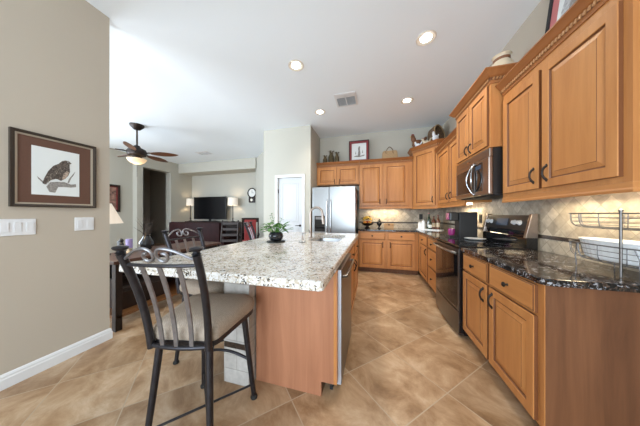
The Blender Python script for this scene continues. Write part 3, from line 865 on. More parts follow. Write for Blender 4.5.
# faucet on the island, far left of the sink
fc = thing('faucet', 'tall brushed gooseneck faucet beside the island sink', 'faucet', (-.850, 2.66, .9145), 0)
m = MB(); m.lathe([(0, 0), (.034, 0), (.034, .006), (.024, .012), (.020, .05), (.020, .10), (.016, .12), (0, .12)], seg=20); m.build('base', 'steel_warm', fc, smooth=40)
pts = [(0, 0, .10), (0, 0, .30)] + [(.085 - .085 * math.cos(a), 0, .335 + .085 * math.sin(a)) for a in [PI * i / 12 for i in range(0, 12)]] + [(.176, 0, .30)]
MB().tube(pts, [.017] * 2 + [.0155] * 12 + [.015], 12).build('spout', 'steel_warm', fc, smooth=60)
MB().tube([(.176, 0, .30), (.180, 0, .26), (.186, 0, .19)], [.017, .021, .019], 12).build('spray_head', 'steel_warm', fc, smooth=60)
MB().tube([(0, -.018, .07), (0, -.045, .085), (0, -.085, .115)], [.010, .008, .006], 8).build('lever', 'steel', fc, smooth=60)
sd = thing('soap_dispenser', 'small brushed soap pump left of the faucet', 'soap dispenser', (-.90, 2.47, .9145))
MB().lathe([(0, 0), (.022, 0), (.022, .005), (.012, .01), (.010, .05), (0, .05)], seg=16).build('base', 'steel_warm', sd, smooth=40)
MB().tube([(0, 0, .05), (0, 0, .075), (.03, 0, .08), (.055, 0, .07)], .006, 8).build('spout', 'steel', sd, smooth=60)
tag(MB().lathe([(0, 0), (.038, 0), (.040, .004), (.030, .008), (.008, .009), (.008, .016), (0, .017)], (0, 0, 0), 22).build('drain_stopper', 'drain', None, loc=(-.80, 2.19, .9145), smooth=40), 'round metal drain stopper lying before the sink on cream granite', 'drain stopper')

# ------------------------------------------------------------------ bar stools (front = +y)
def make_stool(label, leg_turn, group):
    t = thing('bar_stool', label, 'bar stool', (0, 0, 0), 0, group)
    lt = Matrix.Rotation(leg_turn, 4, 'Z')
    def T(p): return tuple(lt @ Vector(p))
    foot, top, zt = .20, .155, .555
    for sx, sy in ((1, 1), (-1, 1), (1, -1), (-1, -1)):
        m = MB(); m.tube([T((sx * foot * 1.0, sy * foot, .012)), T((sx * (foot * .6 + top * .4), sy * (foot * .6 + top * .4), .22)), T((sx * top, sy * top, zt))], [.015, .0165, .019], 12)
        lg = m.build('leg', 'iron', t, smooth=50)
        m = MB(); m.lathe([(0, 0), (.021, 0), (.023, .010), (.017, .022), (0, .024)], T((sx * foot, sy * foot, 0)), 14); m.build('foot', 'rubber', lg, smooth=50)
    def at(z, sx, sy):
        k = foot + (top - foot) * (z - .012) / (zt - .012); return (sx * k, sy * k, z)
    for k, sx in enumerate((-1, 1)):      # crossed braces
        m = MB(); m.tube([T(at(.095 + .014 * k, sx, -1)), T(at(.095 + .014 * k, -sx, 1))], .0068, 8); m.build('stretcher', 'iron', t, smooth=50)
    a, b2 = Vector(at(.27, -1, 1)), Vector(at(.27, 1, 1)); pts = []
    for i in range(11):
        p = a.lerp(b2, i / 10); p.z += .035 * math.sin(PI * i / 10); p.y += .0; pts.append(T(p))
    m = MB()
    m.tube(pts, .009, 8); m.build('footrest', 'iron', t, smooth=50)
    # seat: trapezoid frame, swivel plate and padded cushion
    outl = rounded([(-.175, -.205), (.175, -.205), (.245, .225), (-.245, .225)], [.04, .04, .08, .08], 6)
    m = MB(); m.prism([(x * .98, y * .98) for x, y in outl], .583, .606, .004); m.build('seat_frame', 'iron', t, smooth=40)
    m = MB(); m.lathe([(0, .555), (.17, .555), (.17, .566), (.12, .570), (.12, .582), (0, .582)], seg=24); m.build('swivel_plate', 'iron', t, smooth=40)
    m = MB(); rings = []
    for s, z in ((.97, .607), (1.0, .622), (1.0, .648), (.97, .668), (.90, .684), (.75, .695), (.5, .700)):
        rings.append([m.bm.verts.new((x * s, y * s + .004, z)) for x, y in outl])
    for A, B in zip(rings, rings[1:]):
        for i in range(len(A)): m.bm.faces.new((A[i], A[(i + 1) % len(A)], B[(i + 1) % len(A)], B[i]))
    m.bm.faces.new(rings[-1]); m.bm.faces.new(rings[0][::-1])
    m.build('seat_cushion', 'seat', t, smooth=60)
    # back: two bowed posts with finials, lower and upper rails, spindles, scrolls
    def backpt(u, s):           # u 0..1 up the back, s -1..1 across
        wd = .148 + .026 * u
        return Vector((s * wd, -.215 - .030 * u - .095 * u * u - .018 * (1 - s * s) * 1.0, .58 + .492 * u))
    for s in (-1, 1):
        m = MB(); m.tube([backpt(u / 8, s) for u in range(9)], [.017] * 9, 12)
        po = m.build('back_post', 'iron', t, smooth=50)
        e = backpt(1, s)
        m = MB(); m.lathe([(0, 0), (.015, 0), (.021, .004), (.015, .008), (.013, .013), (.026, .020), (.029, .028), (.024, .033), (0, .037)], tuple(e), 18); m.build('finial', 'iron', po, smooth=45)
    m = MB(); m.tube([backpt(.03, -1 + i / 4) for i in range(9)], .011, 8); m.build('lower_rail', 'iron', t, smooth=50)
    m = MB(); m.tube([backpt(.895, -1 + i / 4) for i in range(9)], .008, 8); ur = m.build('upper_rail', 'iron', t, smooth=50)
    for s in (-.5, 0, .5):
        m = MB()
        pts = [backpt(.03 + .865 * i / 6, s) for i in range(7)]
        b0 = bmesh.new(); pr = None
        for p in pts:
            q = [b0.verts.new(p + Vector((dx, dy, 0))) for dx, dy in ((-.010, -.004), (.010, -.004), (.010, .004), (-.010, .004))]
            if pr:
                for i in range(4): b0.faces.new((pr[i], pr[(i + 1) % 4], q[(i + 1) % 4], q[i]))
            else: b0.faces.new(q[::-1])
            pr = q
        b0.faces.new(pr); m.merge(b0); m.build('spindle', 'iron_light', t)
    def onback(x, u): return backpt(u, max(-1, min(1, x / .17)))
    for s in (-1, 1):           # an S-scroll each side, meeting in the middle
        c2 = []
        for i in range(8):      # from the post up to the crest
            tt = i / 7
            c2.append((.166 - .130 * tt, .945 + .115 * math.sin(tt * PI / 2) ** 1.2))
        for i in range(1, 17):  # crest curling down and back outwards into a small volute
            a = PI / 2 + i / 16 * PI * 2.05; r = .034 * (1 - .66 * i / 16)
            c2.append((.036 + r * math.cos(a) * 1.0, .995 - .0065 + 0 * (1 - .35 * max(0, i - 8) / 8) + r * 2.1 * math.sin(a)))
        pts = []
        for x, u in c2:
            p = onback(s * x, u); pts.append(p)
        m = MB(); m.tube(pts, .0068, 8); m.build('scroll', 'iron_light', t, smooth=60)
    return t
st1 = make_stool('bar stool in front, nearest, with its full scrolled back shown', math.radians(-9), 'bar stools around the island')
st1.location = (-.971, .980, 0); st1.rotation_euler = (0, 0, math.radians(12))
def stool_copy(loc, rz, label):
    o = copy_tree(st1); o.location = loc; o.rotation_euler = (0, 0, math.radians(rz)); o['label'] = label; return o
stool_copy((-1.36, 1.455, 0), -90, 'bar stool tucked under the left side of the island, behind the nearest stool')
stool_copy((-1.72, 3.05, 0), -70, 'bar stool at the far end of the island, mostly hidden behind granite')

# ------------------------------------------------------------------ left wall: print, switches
bp_ = thing('framed_picture', 'large framed ink print of a hawk, hung on the left wall', 'picture', (-2.54, .787, 1.30), PI / 2)
W_, H_ = .465, .575
def frame(parent, w, h, t, d, mat, name='frame'):
    m = MB(); m.sweep([(0, 0), (w, 0), (w, h), (0, h)], [(0, -d), (-.0, 0), (-t * .3, .004 - 0), (-t, 0), (-t, -d)], closed=True)
    m.bm.transform(Matrix.Rotation(PI / 2, 4, 'X')); return m.build(name, mat, parent)
def rect(parent, x0, x1, z0, z1, y, mat, name, th=.002):
    return MB().box(x0, x1, y - th, y, z0, z1).build(name, mat, parent)
def framed(parent, w, h, t, d, mat, lip=None, lt=.012):
    m = MB()
    # moulding bars with mitres, deeper at the outside
    m.sweep([(0, 0), (w, 0), (w, h), (0, h)], [(0, 0), (0, d), (-t * .35, d), (-t, d * .72), (-t, 0)], closed=True)
    m.bm.transform(Matrix.Rotation(PI / 2, 4, 'X')); fo = m.build('frame', mat, parent)
    if lip:
        m = MB(); m.sweep([(t, t), (w - t, t), (w - t, h - t), (t, h - t)], [(0, 0), (0, d * .72), (-lt, d * .6), (-lt, 0)], closed=True)
        m.bm.transform(Matrix.Rotation(PI / 2, 4, 'X')); m.build('inner_lip', lip, fo)
    return fo
framed(bp_, W_, H_, .022, .024, 'frame_bronze', 'frame_silver', .012)
rect(bp_, .030, W_ - .030, .030, H_ - .030, -.006, 'mat_brown', 'mat')
PX0, PX1, PZ0, PZ1 = .098, .357, .098, .477
pp = rect(bp_, PX0, PX1, PZ0, PZ1, -.0085, 'paper', 'print')
def draw(parent, polys, x0, x1, z0, z1, y, mat, name):
    m = MB()
    for pl in polys:
        pts = [(x0 + a * (x1 - x0), z0 + b * (z1 - z0)) for a, b in pl]
        lo = [m.bm.verts.new((x, y, z)) for x, z in pts]; hi = [m.bm.verts.new((x, y - .0006, z)) for x, z in pts]
        n = len(pts); m.bm.faces.new(hi)
        for i in range(n): m.bm.faces.new((lo[i], lo[(i + 1) % n], hi[(i + 1) % n], hi[i]))
    return m.build(name, mat, parent)
hawk = [(.20, .24), (.24, .36), (.32, .52), (.42, .64), (.53, .70), (.60, .77), (.68, .80), (.76, .79), (.82, .745), (.795, .735), (.77, .73), (.77, .66), (.78, .56), (.74, .46), (.66, .38), (.58, .33), (.50, .36), (.42, .36), (.34, .30), (.26, .22)]
wing = [(.30, .30), (.34, .45), (.44, .58), (.54, .62), (.60, .52), (.54, .42), (.44, .35)]
breast = [(.60, .36), (.63, .48), (.70, .56), (.76, .55), (.73, .46), (.67, .38)]
branch = [(.28, .18), (.36, .28), (.50, .30), (.66, .31), (.80, .27), (.92, .29), (.92, .22), (.80, .20), (.66, .20), (.52, .19), (.46, .06), (.34, .07)]
twig = [(.72, .30), (.76, .40), (.84, .50), (.90, .58), (.87, .50), (.80, .40), (.76, .30)]
twig2 = [(.30, .22), (.20, .30), (.10, .38), (.12, .33), (.22, .24)]
draw(pp, [branch, twig, twig2], PX0, PX1, PZ0, PZ1, -.0107, 'ink_grey', 'branch_drawing')
draw(pp, [hawk], PX0, PX1, PZ0, PZ1, -.0115, 'ink', 'bird_drawing')
draw(pp, [wing], PX0, PX1, PZ0, PZ1, -.0123, plain('ink_wing', (.10, .08, .065), .8, 0, .7, 120), 'wing_drawing')
draw(pp, [breast], PX0, PX1, PZ0, PZ1, -.0123, plain('ink_breast', (.36, .28, .22), .8, 0, .6, 120), 'breast_drawing')
rf_ = random.Random(11)
flecks = []
for i in range(46):
    t = rf_.random(); a = .26 + .46 * t; b2 = .30 + .42 * t + rf_.uniform(-.10, .06); l_ = rf_.uniform(.018, .04)
    flecks.append([(a, b2), (a + .008, b2 + l_ * .4), (a + l_ * .7, b2 + l_), (a + l_ * .5, b2 + l_ * .3)])
draw(pp, flecks, PX0, PX1, PZ0, PZ1, -.0131, plain('ink_fleck', (.34, .29, .24), .8), 'feather_drawing')
draw(pp, [[(.715, .765), (.725, .78), (.745, .775), (.735, .76)]], PX0, PX1, PZ0, PZ1, -.0131, 'paper', 'eye_drawing')
def switchplate(label, y0, z0, w, h, n):
    t = thing('light_switch', label, 'switch', (-2.54, y0, z0), PI / 2)
    MB().box(0, w, -.007, -.0005, 0, h, .003).build('plate', 'white', t)
    s = w / n
    for i in range(n):
        MB().box(s * i + s * .5 - .017, s * i + s * .5 + .017, -.0105, -.0072, h / 2 - .034, h / 2 + .034, .0015).build('rocker', 'white', t)
switchplate('wide white three-rocker switch plate, lower left of the hawk print', .742, 1.087, .166, .122, 3)
switchplate('narrow white two-rocker switch plate below the hawk print', 1.118, 1.097, .125, .118, 2)

# ------------------------------------------------------------------ ceiling: downlights, vents, fan
def downlight(x, y, label):
    t = thing('recessed_light', label, 'ceiling light', (x, y, CZ), 0, 'recessed kitchen downlights')
    MB().lathe([(.102, -.0005), (.102, -.005), (.092, -.010), (.084, -.006), (.058, -.0005)], seg=32).build('trim_ring', 'trim_cream', t, smooth=30)
    MB().lathe([(0, -.0035), (.057, -.0035), (.057, -.0005), (0, -.0005)], seg=32).build('lens', 'bulb', t)
    l = bpy.data.lights.new('downlight', 'SPOT'); l.energy = 26; l.spot_size = math.radians(125); l.spot_blend = .9; l.shadow_soft_size = .06; l.color = (1, .88, .72)
    o = bpy.data.objects.new('downlight_beam', l); COL.objects.link(o); o.parent = t; o.location = (0, 0, -.03)
    return t
downlight(.559, 2.465, 'recessed downlight nearest the right cabinets, largest of the four')
downlight(-.986, 2.46, 'recessed downlight over the island, left of the vent')
downlight(.553, 3.738, 'recessed downlight in front of the corner cabinet')
downlight(-.993, 3.709, 'recessed downlight closest to the pantry and fridge')
def vent(x, y, w, d, rz, label):
    t = thing('air_vent', label, 'vent', (x, y, CZ), rz)
    m = MB()
    m.sweep([(-w / 2, -d / 2), (w / 2, -d / 2), (w / 2, d / 2), (-w / 2, d / 2)], [(0, -.0005), (0, -.006), (-.03, -.010), (-.03, -.0005)], closed=True)
    m.box(-.008, .008, -d / 2 + .03, d / 2 - .03, -.010, -.001); m.box(-w / 2 + .03, w / 2 - .03, -d / 2 + .028, -d / 2 + .11, -.010, -.001)
    m.build('frame', 'white', t)
    m = MB()
    k = 9
    for i in range(k):
        yy = -d / 2 + .12 + (d - .15) * i / (k - 1)
        m.box(-w / 2 + .03, w / 2 - .03, -.006, .006, -.0008, .0008, 0, Matrix.Translation((0, yy, -.006)) @ Matrix.Rotation(.7, 4, 'X'))
    m.build('louvre', 'white', t)
    MB().box(-w / 2 + .03, w / 2 - .03, -d / 2 + .11, d / 2 - .03, -.0018, -.0006).build('duct_plate', 'grille', t)
vent(-.455, 3.43, .36, .40, 0, 'square white ceiling air vent above the island aisle')
vent(-5.257, 5.208, .45, .30, 0, 'distant white ceiling vent beyond the fan')

fan = thing('ceiling_fan', 'bronze ceiling fan with brown leaf blades and lit bowl', 'ceiling fan', (-5.017, 3.165, 2.33), 0)
fz = lambda z: z - 2.33
MB().lathe([(0, fz(3.2)), (.13, fz(3.2)), (.125, fz(3.17)), (.06, fz(3.10)), (0, fz(3.09))], seg=24).build('canopy', 'bronze', fan, smooth=50)
MB().tube([(0, 0, fz(3.11)), (0, 0, fz(2.72))], .017, 10).build('downrod', 'bronze', fan, smooth=50)
MB().lathe([(0, fz(2.75)), (.05, fz(2.74)), (.07, fz(2.70)), (.15, fz(2.66)), (.18, fz(2.60)), (.16, fz(2.53)), (.09, fz(2.50)), (.085, fz(2.46)), (0, fz(2.46))], seg=28).build('motor', 'bronze', fan, smooth=50)
m = MB(); m.lathe([(.09, fz(2.47)), (.17, fz(2.45)), (.16, fz(2.42)), (.12, fz(2.37)), (.05, fz(2.34)), (0, fz(2.335))], seg=28); m.build('light_bowl', 'glass_bowl', fan, smooth=60)
for k in range(5):
    a = math.radians(28 + 72 * k)
    mt = Matrix.Rotation(a, 4, 'Z') @ Matrix.Translation((0, 0, fz(2.585))) @ Matrix.Rotation(math.radians(-14), 4, 'X')
    out = []
    for i in range(21):
        t = i / 20; out.append((.26 + .55 * t, .085 * math.sin(PI * (t * .93 + .07)) ** .7 if t < 1 else 0.0))
    poly = out + [(x, -y) for x, y in out[::-1] if y > 1e-4]
    m = MB(); m.prism(poly, -.004, .004); m.bm.transform(mt); bl = m.build('blade', 'fan_wood', fan)
    m = MB(); m.tube([mt @ Vector((.13, 0, .0)), mt @ Vector((.22, 0, .012)), mt @ Vector((.34, 0, .006))], [.012, .014, .010], 8); m.build('bracket', 'bronze', bl, smooth=50)
MB().tube([(0, 0, fz(2.336)), (0, 0, fz(2.06))], .0025, 6).build('pull_chain', 'bronze', fan)
l = bpy.data.lights.new('fan_glow', 'POINT'); l.energy = 1.5; l.color = (1, .8, .55); l.shadow_soft_size = .1
o = bpy.data.objects.new('fan_glow', l); COL.objects.link(o); o.parent = fan; o.location = (0, 0, -.06)

# ------------------------------------------------------------------ things on the island
pl = thing('potted_plant', 'small green leafy plant in a shiny black pot on granite', 'plant', (-1.12, 2.16, .926))
MB().lathe([(0, 0), (.052, 0), (.075, .02), (.088, .055), (.080, .085), (.066, .096), (.072, .104), (.066, .106), (.060, .094), (0, .090)], seg=26).build('pot', 'pot', pl, smooth=50)
MB().lathe([(0, .088), (.061, .090), (0, .0915)], seg=20).build('soil', 'soil', pl)
m = MB(); ms = MB()
rr = random.Random(3)
def leaf(m, base, d, L, wd, droop):
    d = Vector(d).normalized(); side = d.cross(Vector((0, 0, 1))).normalized(); up = side.cross(d)
    pts = []
    for i in range(5):
        t = i / 4
        pts.append((Vector(base) + d * L * t - Vector((0, 0, 1)) * droop * L * t * t, wd * math.sin(PI * min(1, t * .9 + .08))))
    rows = [[m.bm.verts.new(p - side * w_), m.bm.verts.new(p + up * w_ * .25), m.bm.verts.new(p + side * w_)] for p, w_ in pts]
    for A, B in zip(rows, rows[1:]):
        m.bm.faces.new((A[0], A[1], B[1], B[0])); m.bm.faces.new((A[1], A[2], B[2], B[1]))
for i in range(52):
    a = rr.uniform(0, 2 * PI); el = rr.uniform(.25, 1.2); ln = rr.uniform(.05, .13)
    d = Vector((math.cos(a) * math.cos(el), math.sin(a) * math.cos(el), math.sin(el)))
    b0 = Vector((math.cos(a) * .02, math.sin(a) * .02, .09)); e = b0 + d * ln
    ms.tube([b0, e], .0018, 5)
    leaf(m, e, (math.cos(a + rr.uniform(-.6, .6)), math.sin(a + rr.uniform(-.6, .6)), rr.uniform(-.1, .7)), rr.uniform(.055, .10), rr.uniform(.014, .023), rr.uniform(.1, .5))
for (ax, L_) in ((2.9, .20), (3.3, .16), (.2, .15)):
    p0 = Vector((0, 0, .09)); p1 = Vector((math.cos(ax) * .06, math.sin(ax) * .06, .09 + L_))
    ms.tube([p0, p1], .002, 5)
    for k in range(5):
        q = p0.lerp(p1, .5 + .12 * k); leaf(m, q, (math.cos(ax + k * 2.2), math.sin(ax + k * 2.2), .4), .045, .011, .3)
for q in (m, ms): q.bm.transform(Matrix.Translation((0, 0, .09)) @ Matrix.Scale(1.18, 4) @ Matrix.Translation((0, 0, -.09)))
m.build('foliage', 'leaf', pl); ms.build('stem', 'leaf', pl)
tag(MB().lathe([(0, 0), (.105, 0), (.11, .004), (.108, .010), (0, .0105)], seg=30).build('trivet', 'black_matte', None, loc=(-1.12, 2.16, .9145), smooth=40), 'dark round trivet under the potted plant on the island', 'trivet')

# ------------------------------------------------------------------ near right worktop: wire rack and dish
wr = thing('wire_basket_rack', 'two-tier chrome wire basket rack on the near black worktop', 'basket rack', (1.338, 1.52, .9145), 0)
def oval(rx, ry, z, n=36): return [(rx * math.cos(2 * PI * i / n), ry * math.sin(2 * PI * i / n), z) for i in range(n)]
def wire_basket(z, rx, ry, depth):
    m = MB(); m.tube(oval(rx, ry, z), .004, 6, closed=True)
    m.tube(oval(rx * .985, ry * .985, z - depth * .3), .0018, 5, closed=True)
    m.tube(oval(rx * .95, ry * .95, z - depth * .6), .0018, 5, closed=True)
    m.tube(oval(rx * .87, ry * .87, z - depth * .88), .0018, 5, closed=True)
    m.tube(oval(rx * .76, ry * .76, z - depth), .003, 6, closed=True)
    for k in range(14):
        a = 2 * PI * k / 14; pts = []
        for i in range(7):
            t = i / 6; s = math.cos(t * PI / 2) if t < 1 else 0
            pts.append((rx * math.cos(a) * (1 - .24 * t ** 3), ry * math.sin(a) * (1 - .24 * t ** 3), z - depth * math.sin(t * PI / 2)))
        m.tube(pts, .002 if k % 3 else .003, 5)
    for i in range(-3, 4):
        y = ry * .72 * i / 4; x = rx * .76 * math.sqrt(max(0, 1 - (y / (ry * .76)) ** 2)); m.tube([(-x, y, z - depth), (x, y, z - depth)], .0018, 5)
    return m
wire_basket(.335, .114, .29, .085).build('upper_basket', 'wire', wr, smooth=60)
wire_basket(.155, .118, .29, .095).build('lower_basket', 'wire', wr, smooth=60)
for px_, py_ in ((-.107, -.10), (.105, -.11)):
    m = MB(); m.tube([(px_, py_, 0.002), (px_, py_, .345)], .0055, 8)
    m.lathe([(0, 0), (.009, .002), (.009, .012), (0, .016)], (px_, py_, .343), 10)
    m.build('post', 'steel_dark', wr, smooth=50)
for sx, sy in ((-1, 1), (-1, -1), (1, 1), (1, -1)):
    m = MB(); m.tube([(sx * .098, sy * .148, .152), (sx * .09, sy * .16, .10), (sx * .094, sy * .162, .065), (sx * .09, sy * .16, .035), (sx * .09, sy * .16, .003)], .0026, 6); m.build('leg', 'wire', wr, smooth=50)
ds = thing('casserole_dish', 'white fluted oval baking dish resting in the lower wire basket', 'dish', (1.338, 1.52, .9145 + .0655), 0)
m = MB(); n = 72; rings = []
for s, z, fl in ((0.001, .0, 0), (.80, .0, .0), (.86, .008, .03), (.98, .105, .03), (1.03, .107, 0), (1.03, .114, 0), (.95, .114, 0), (.80, .012, 0), (.001, .010, 0)):
    rings.append([m.bm.verts.new(((.088 * s) * (1 + fl * .6 * (k % 2)) * math.cos(2 * PI * k / n), (.232 * s) * (1 + fl * .6 * (k % 2)) * math.sin(2 * PI * k / n), z)) for k in range(n)])
for A, B in zip(rings, rings[1:]):
    for k in range(n): m.bm.faces.new((A[k], A[(k + 1) % n], B[(k + 1) % n], B[k]))
m.build('bowl', 'white_ceramic', ds)

# ------------------------------------------------------------------ black outlets on the tile
def outlet(loc, rz, label):
    t = thing('outlet', label, 'outlet', loc, rz)
    MB().box(-.036, .036, -.007, -.0005, -.058, .058, .002).build('plate', 'black', t)
    m = MB(); m.box(-.017, .017, -.009, -.0072, .008, .040, .002); m.box(-.017, .017, -.009, -.0072, -.040, -.008, .002); m.build('socket', 'black_matte', t)
outlet((1.03, WY - .009, 1.18), 0, 'black outlet plate on the back wall tile by the corner')
outlet((WX - .009, 4.45, 1.19), R90, 'black outlet plate on the right wall tile above the bottle tray')
outlet((WX - .009, 3.37, 1.18), R90, 'black outlet plate between coffee maker and range')

# ------------------------------------------------------------------ coffee maker by the range
cm = thing('coffee_maker', 'tall black and magenta coffee maker left of the range', 'coffee maker', (1.08, 3.19, .9145), -PI / 2)
MB().box(-.085, .085, .03, .24, .0, .355, .012).build('body', 'black_matte', cm)
MB().box(-.085, .085, -.09, .028, .0, .035, .008).build('drip_tray', 'black', cm)
MB().box(-.078, .078, -.08, .028, .235, .355, .016).build('brew_head', 'black', cm)
MB().box(-.055, .055, -.088, -.0805, .25, .34, .004).build('front_panel', 'purple', cm)
MB().lathe([(0, 0), (.035, 0), (.042, .03), (.042, .085), (.034, .09), (0, .09)], (-.02, -.03, .036), 20).build('cup', 'purple', cm, smooth=50)
tag(MB().lathe([(0, 0), (.06, 0), (.085, .010), (.11, .014), (.11, .017), (.08, .014), (0, .006)], seg=28).build('plate', 'white_ceramic', None, loc=(1.215, 2.93, .9262), smooth=50), 'white plate on the black cooktop beside the coffee maker', 'plate')

# ------------------------------------------------------------------ corner tray with bottles
tag(MB().prism(rounded([(-.24, -.12), (.24, -.12), (.24, .12), (-.24, .12)], [.05] * 4), 0, .018, .004).build('tray', 'white_ceramic', None, loc=(1.12, 4.62, .9145), rot=(0, 0, math.radians(-35))), 'white tray of bottles in the back worktop corner', 'tray')
ct, st_ = math.cos(math.radians(-35)), math.sin(math.radians(-35))
def ontray(u, v): return (1.12 + u * ct - v * st_, 4.62 + u * st_ + v * ct, .9330)
def bottle(u, v, h, r, mat, label, cap='black'):
    t = thing('bottle', label, 'bottle', ontray(u, v), 0, 'bottles on the corner tray')
    MB().lathe([(0, 0), (r, 0), (r, h * .55), (r * .9, h * .64), (r * .36, h * .78), (r * .34, h * .95), (0, h * .95)], seg=18).build('glass', mat, t, smooth=50)
    MB().lathe([(0, h * .951), (r * .42, h * .951), (r * .42, h), (0, h)], seg=14).build('cap', cap, t, smooth=50)
    MB().lathe([(r * 1.01, h * .15), (r * 1.01, h * .45)], seg=18).build('paper_label', 'paper' if mat != 'bottle_amber' else 'cream_ceramic', t, smooth=50)
bottle(-.03, .03, .33, .038, 'bottle_green', 'tallest dark green bottle in the middle of the tray', 'pink_mat')
bottle(.06, .04, .27, .036, 'bottle_amber', 'amber bottle right of the tallest tray bottle', 'bronze')
bottle(.145, .03, .29, .034, 'bottle_amber', 'reddish amber bottle at the right end of the tray', 'red_cloth')
bottle(.03, -.06, .20, .032, 'bottle_green', 'short green bottle at the front of the tray', 'black')
def canister(u, v, h, r, label):
    t = thing('canister', label, 'canister', ontray(u, v), 0, 'white canisters on the corner tray')
    MB().lathe([(0, 0), (r, 0), (r * 1.05, h * .3), (r, h * .75), (0, h * .75)], seg=20).build('jar', 'white_ceramic', t, smooth=50)
    MB().lathe([(0, h * .755), (r * 1.02, h * .755), (r * .8, h * .88), (r * .2, h * .92), (r * .24, h), (0, h)], seg=20).build('lid', 'white_ceramic', t, smooth=50)
canister(-.19, -.01, .15, .042, 'white lidded canister at the left end of the tray')
canister(-.11, -.04, .19, .036, 'slim white canister beside the tallest tray bottle')

# ------------------------------------------------------------------ back worktop, left end: fruit, urn, box
fb = thing('fruit_bowl', 'dark footed fruit bowl trimmed with leaves at left of the back worktop', 'bowl', (-.14, 4.75, .9145))
MB().lathe([(0, 0), (.07, 0), (.06, .015), (.03, .03), (.03, .05), (.10, .075), (.145, .12), (.14, .122), (.09, .085), (0, .07)], seg=26).build('bowl', 'bronze', fb, smooth=50)
m = MB()
for i in range(26):
    a = rr.uniform(0, 2 * PI); leaf(m, (math.cos(a) * .12, math.sin(a) * .10, .12 + rr.uniform(0, .16)), (math.cos(a), math.sin(a), rr.uniform(-.1, .9)), .07, .022, .4)
m.build('leaves', 'leaf_dark', fb)
def fruit(dx, dy, dz, r, mat, name, label):
    m = MB(); m.ell((0, 0, 0), (r, r, r * .95), u=16, v=10); m.lathe([(0, r * .9), (.004, r * .93), (.003, r * 1.06), (0, r * 1.06)], seg=6)
    tag(m.build(name, mat, None, loc=(-.14 + dx, 4.75 + dy, .9145 + dz), smooth=60), label, 'fruit', 'fruit in the footed bowl')
fruit(-.055, -.03, .129, .042, 'orange', 'orange', 'orange at the left of the fruit bowl')
fruit(.05, -.04, .129, .042, 'orange', 'orange', 'orange at the right of the fruit bowl')
fruit(.0, .045, .129, .042, 'red_cloth', 'apple', 'red apple at the back of the fruit bowl')
m = MB()
for k in range(4):
    pts = [(-.10 + .2 * i / 8, -.02 + .012 * k - .018, .175 + .05 * (1 - (2 * i / 8 - 1) ** 2) + .012 * k) for i in range(9)]
    m.tube(pts, [.006, .013, .017, .018, .018, .018, .016, .012, .005], 8)
tag(m.build('bunch_of_bananas', 'yellow', None, loc=(-.14, 4.75, .9145), smooth=50), 'yellow bananas lying on top of the fruit bowl', 'bananas')
ur = thing('urn', 'small black lidded urn on the back worktop', 'urn', (.125, 4.80, .9145))
MB().lathe([(0, 0), (.045, 0), (.04, .012), (.018, .03), (.02, .05), (.05, .085), (.058, .125), (.04, .15), (0, .15)], seg=22).build('body', 'black_gloss', ur, smooth=50)
MB().lathe([(0, .151), (.045, .151), (.035, .175), (.012, .19), (.02, .205), (0, .222)], seg=22).build('lid', 'black_gloss', ur, smooth=50)
rb = thing('wooden_box', 'small pine box right of the black urn', 'box', (.33, 4.82, .9145))
MB().box(-.10, .10, -.06, .06, 0, .085, .004).build('box', 'pine', rb); MB().box(-.106, .106, -.066, .066, .086, .105, .006).build('lid', 'pine', rb)
MB().box(-.015, .015, -.071, -.0665, .07, .10, .001).build('clasp', 'bronze', rb)

# ------------------------------------------------------------------ decorations above the cabinets
TB = 2.4715
rf = thing('framed_picture', 'small red and black framed print leaning above the back cabinets', 'picture', (-.575, 4.87, TB), 0)
W_, H_ = .47, .52
framed(rf, W_, H_, .016, .03, 'black_matte', 'red_frame', .05)
rp = rect(rf, .060, W_ - .060, .060, H_ - .060, -.006, 'paper', 'print')
draw(rp, [[(.42, .25), (.46, .5), (.44, .7), (.5, .82), (.58, .78), (.56, .6), (.6, .4), (.58, .25)], [(.15, .2), (.3, .27), (.6, .24), (.88, .3), (.85, .22), (.5, .17)], [(.25, .35), (.28, .55), (.31, .35)], [(.7, .4), (.74, .6), (.77, .4)]], .060, W_ - .060, .060, H_ - .060, -.0083, 'ink_grey', 'ink_drawing')
# three mossy jars
for k, (x, y, h, r) in enumerate(((-1.17, 4.86, .25, .055), (-1.02, 4.88, .37, .07), (-.87, 4.85, .31, .055))):
    t = thing('jar', ['mossy brown jar at left of three above the fridge', 'tallest mossy brown jar, middle of three above the fridge', 'mossy brown jar at right of three above the fridge'][k], 'jar', (x, y, TB), 0, 'jars above the fridge cabinet')
    MB().lathe([(0, 0), (r * .8, 0), (r, h * .2), (r, h * .5), (r * .6, h * .66), (r * .65, h * .74), (0, h * .74)], seg=18).build('body', 'moss', t, smooth=50)
    m = MB()
    for i in range(9):
        a = i * 2.4; leaf(m, (math.cos(a) * r * .3, math.sin(a) * r * .3, h * .74), (math.cos(a), math.sin(a), 1.4), h * .32, .014, .3)
    m.build('sprig', 'moss', t)
sb = thing('straw_basket', 'pale straw purse-shaped basket above the back cabinets', 'basket', (.35, 4.84, TB))
MB().prism(rounded([(-.17, 0), (.17, 0), (.155, .20), (-.155, .20)], [.02, .02, .04, .04], 4), -.06, .06, .006, Matrix.Rotation(PI / 2, 4, 'X')).build('body', 'straw', sb)
MB().tube([(-.08, 0, .19)] + [(-.08 + .16 * i / 8, 0, .20 + .10 * math.sin(PI * i / 8)) for i in range(1, 8)] + [(.08, 0, .19)], .008, 6).build('handle', 'basket', sb, smooth=50)
m = MB(); m.tube([(-.09, -.067, .19), (-.08, -.068, .13)], .006, 6); m.tube([(.06, -.067, .19), (.07, -.068, .13)], .006, 6); m.build('strap', 'basket', sb)
